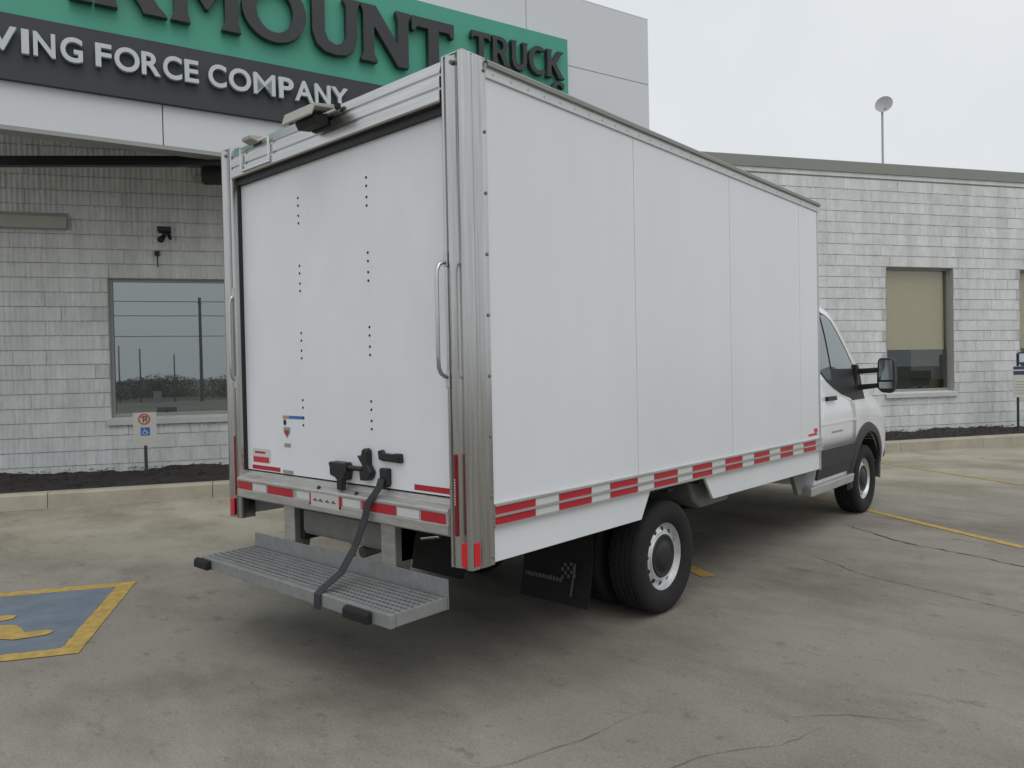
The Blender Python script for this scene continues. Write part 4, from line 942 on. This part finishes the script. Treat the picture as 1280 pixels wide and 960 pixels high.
rings = [plan(z) for z in CZ]; n = len(rings[0]); body = MB()
vs = [(x, y, z) for rg, z in zip(rings, CZ) for x, y in rg]
fs = [(i*n+k, i*n+k+1, (i+1)*n+k+1, (i+1)*n+k) for i in range(len(CZ)-1) for k in range(n-1)]
fs += [(i*n+n-1, i*n, (i+1)*n, (i+1)*n+n-1) for i in range(len(CZ)-1)]
fs += [tuple(range(n))[::-1], tuple(range((len(CZ)-1)*n, len(CZ)*n))]
body.add(vs, fs)
cabb = tp(body, 'cab_body', CABW, smooth=35)
# cut the front wheel arches
cut = build(MB().cyl((XC-1.3, 5.725, 0.40), (XC+1.3, 5.725, 0.40), 0.425, n=40), 'cut', CHASSIS)
md = cabb.modifiers.new('cut', 'BOOLEAN'); md.operation = 'DIFFERENCE'; md.object = cut; md.solver = 'EXACT'
dg = bpy.context.evaluated_depsgraph_get(); dg.update(); me = bpy.data.meshes.new_from_object(cabb.evaluated_get(dg)); me.name = 'cab_body'
cabb.modifiers.clear(); cabb.data = me; bpy.data.objects.remove(cut)
me.materials.clear(); me.materials.append(CABW)
def side_panel_rows(rows, off, side):
    # rows: (z, y0, y1); follows the flank of the cab
    mb = MB(); vs = []; m = 9
    for z, a, b_ in rows:
        for i in range(m):
            y = a+(b_-a)*i/(m-1); w_ = interp(z, CW)+off; f_, c_ = interp(z, CF), interp(z, CR_)
            yy = y-(f_-c_)
            x = w_
            if yy > 0:
                cw = w_*0.55; s_ = min(0.999, (yy/c_)**(1/0.85)); x = w_-cw+cw*max(0.0, math.sqrt(1-s_*s_))**0.75
            vs.append(((XC+x) if not side else (XC-x), y, z))
    return mb.add(vs, [(r*m+i, r*m+i+1, (r+1)*m+i+1, (r+1)*m+i) for r in range(len(rows)-1) for i in range(m-1)])
def thick(o, t):
    md_ = o.modifiers.new('solid', 'SOLIDIFY'); md_.thickness = t; md_.offset = 0; return o
for side in (0, 1):
    ZW = [(1.17,5.32,5.66),(1.23,5.00,5.64),(1.30,4.79,5.60),(1.36,4.655,5.56),(1.46,4.50,5.48),(1.56,4.40,5.39),(1.66,4.37,5.31),(1.76,4.36,5.22),(1.85,4.36,5.14),(1.92,4.36,5.07),(1.965,4.36,4.98),(1.99,4.36,4.86)]
    door = thick(tp(side_panel_rows([(z, max(a-0.018, 4.345), b_+0.018) for z, a, b_ in [(1.155,5.30,5.66)]+ZW+[(2.003,4.36,4.86)]], 0.003, side), 'window_seal', BLACK), 0.004)
    wd = thick(tp(side_panel_rows([(z, max(a, 4.38) if z > 1.4 else a+0.01, min(b_-0.02, 4.78)) for z, a, b_ in ZW[3:]], 0.009, side), 'door_window', GLASS_CAB, door), 0.003)
    qg = thick(tp(side_panel_rows([(z, 4.82, b_-0.03) for z, a, b_ in ZW[4:-1] if b_ > 4.9], 0.009, side), 'quarter_window', GLASS_CAB, door), 0.003)
    # door shut lines, handle, badge
    for y0, y1 in ((5.36, 5.365), (4.40, 4.405)):
        tp(side_panel_rows([(0.76, y0, y1), (0.95, y0, y1), (1.10, y0, y1), (1.16, y0, y1)], 0.0015, side), 'shut_line', BLACK, cabb)
    cd = thick(tp(side_panel_rows([(0.752,4.36,5.352),(0.86,4.36,5.352),(0.96,4.36,5.352),(1.06,4.36,5.350),(1.145,4.36,5.30),(1.215,4.36,5.02),(1.285,4.36,4.80),(1.345,4.36,4.66),(1.44,4.36,4.505)], 0.0035, side), 'cab_door', CABW, smooth=40), 0.005)
    hb = side_panel_rows([(1.176, 4.56, 4.78), (1.215, 4.56, 4.78)], 0.022, side)
    thick(tp(hb, 'door_handle', BLACK, cd), 0.03)
    thick(tp(side_panel_rows([(0.965,4.37,5.34),(0.972,4.37,5.335),(0.985,4.37,5.33)], 0.009, side), 'body_crease', CABW, cd), 0.004)
    bg_ = MB(); xx = 4.66
    for wl2 in (0.035, 0.03, 0.04, 0.03, 0.03, 0.045, 0.03):
        q = side_panel_rows([(0.882, xx, xx+wl2), (0.898, xx+0.003, xx+wl2+0.003)], 0.0075, side); bg_.add(q.v, q.f); xx += wl2+0.010
    tp(bg_, 'badge_lettering', FRAME, cd)
    # lower cladding and arch flare
    thick(tp(side_panel_rows([(0.49,4.34,5.33),(0.60,4.34,5.33),(0.70,4.34,5.36),(0.745,4.34,5.40)], 0.012, side), 'sill_cladding', CLAD), 0.014)
    ar = MB(); nA = 26
    for i in range(nA+1):
        a = R(-12+204*i/nA)
        for rr, off in ((0.418, 0.000), (0.424, 0.030), (0.500, 0.026), (0.520, 0.002)):
            y = 5.725-rr*math.cos(a); z = 0.40+rr*math.sin(a)
            z_ = max(0.44, z); w_ = interp(z_, CW); f_, c_ = interp(z_, CF), interp(z_, CR_); yy = y-(f_-c_); x = w_
            if yy > 0:
                cw = w_*0.55; s_ = min(0.999, (yy/c_)**(1/0.85)); x = w_-cw+cw*max(0.0, math.sqrt(1-s_*s_))**0.75
            ar.v.append((XC+(x+off)*(1 if not side else -1), y, z))
    ar.f += [(i*4+k, (i+1)*4+k, (i+1)*4+k+1, i*4+k+1) for i in range(nA) for k in range(3)]
    tp(ar, 'arch_flare', CLAD, smooth=50)
    li = MB(); 
    for i in range(nA+1):
        a = R(-12+204*i/nA)
        for xo in (0.98, 0.55): li.v.append((XC+xo*(1 if not side else -1), 5.725-0.424*math.cos(a), 0.40+0.424*math.sin(a)))
    li.f += [(i*2, (i+1)*2, (i+1)*2+1, i*2+1) for i in range(nA)]
    tp(li, 'arch_liner', CHASSIS)
    sgn = 1 if not side else -1
    def SM(mb): return mb if not side else mirx(mb)
    tp(SM(MB().prism([(4.15,0.452),(5.28,0.452),(5.24,0.375),(4.15,0.375)], 'x', -0.16, -0.035)), 'running_board', ALU, bevel=0.008)
    tp(SM(BX(-0.20, -0.12, 4.40, 5.20, 0.44, 0.50)), 'step_bracket', CHASSIS)
    # mirror on two arms
    mi = tp(SM(MB().prism([(0.108,1.335),(0.118,1.535),(0.140,1.558),(0.245,1.555),(0.268,1.530),(0.272,1.335),(0.262,1.255),(0.235,1.215),(0.150,1.222),(0.115,1.262)], 'y', 5.50, 5.60)), 'mirror', BLACK, bevel=0.018)
    tp(SM(MB().add([(0.128,5.4965,1.345),(0.256,5.4965,1.345),(0.252,5.4965,1.535),(0.136,5.4965,1.535)], [(0,1,2,3)])), 'mirror_glass', MIRRORG, mi)
    tp(SM(MB().add([(0.134,5.4965,1.262),(0.252,5.4965,1.262),(0.250,5.4965,1.325),(0.130,5.4965,1.325)], [(0,1,2,3)])), 'lower_glass', MIRRORG, mi)
    tp(SM(MB().prism([(-0.12,1.400),(0.12,1.415),(0.12,1.465),(-0.12,1.455)], 'y', 5.53, 5.575)), 'mirror_arm', BLACK, mi, bevel=0.008)
    tp(SM(MB().prism([(-0.12,1.235),(0.125,1.270),(0.125,1.315),(-0.12,1.295)], 'y', 5.53, 5.575)), 'mirror_arm', BLACK, mi, bevel=0.008)
    tp(SM(MB().prism([(5.46,1.19),(5.64,1.19),(5.62,1.30),(5.52,1.50),(5.46,1.50)], 'x', -0.125, -0.058)), 'mirror_base', BLACK, mi, bevel=0.012)
    tp(SM(MB().box(-0.62, -0.38, 6.62, 6.70, 0.80, 1.00)), 'headlamp', GLASS_CAB, cabb, bevel=0.03)
# windscreen, bonnet line, grille, bumper (front is out of sight but there)
ws = MB(); zz_ = [1.27, 1.40, 1.55, 1.70, 1.82, 1.93]; 
for z in zz_:
    for i in range(13):
        t = -1+2*i/12; w_ = interp(z, CW); f_ = interp(z, CF); c_ = interp(z, CR_)
        x = t*w_*0.80; a_ = max(0.0, (abs(x)-w_*0.45)/(w_*0.55)); y = f_-c_+c_*math.sqrt(max(0, 1-a_**2.4))**0.9+0.012
        ws.v.append((XC+x, y, z))
ws.f += [(r*13+i, r*13+i+1, (r+1)*13+i+1, (r+1)*13+i) for r in range(len(zz_)-1) for i in range(12)]
thick(tp(ws, 'windscreen', GLASS_CAB, smooth=40), 0.006)
tp(MB().prism([(6.50,0.44),(6.78,0.46),(6.79,0.70),(6.66,0.74)], 'x', XC-0.88, XC+0.88), 'front_bumper', CLAD, bevel=0.03)
tp(BX(XC-0.48, XC+0.48, 6.70, 6.755, 0.78, 1.00), 'grille', CLAD, bevel=0.02)
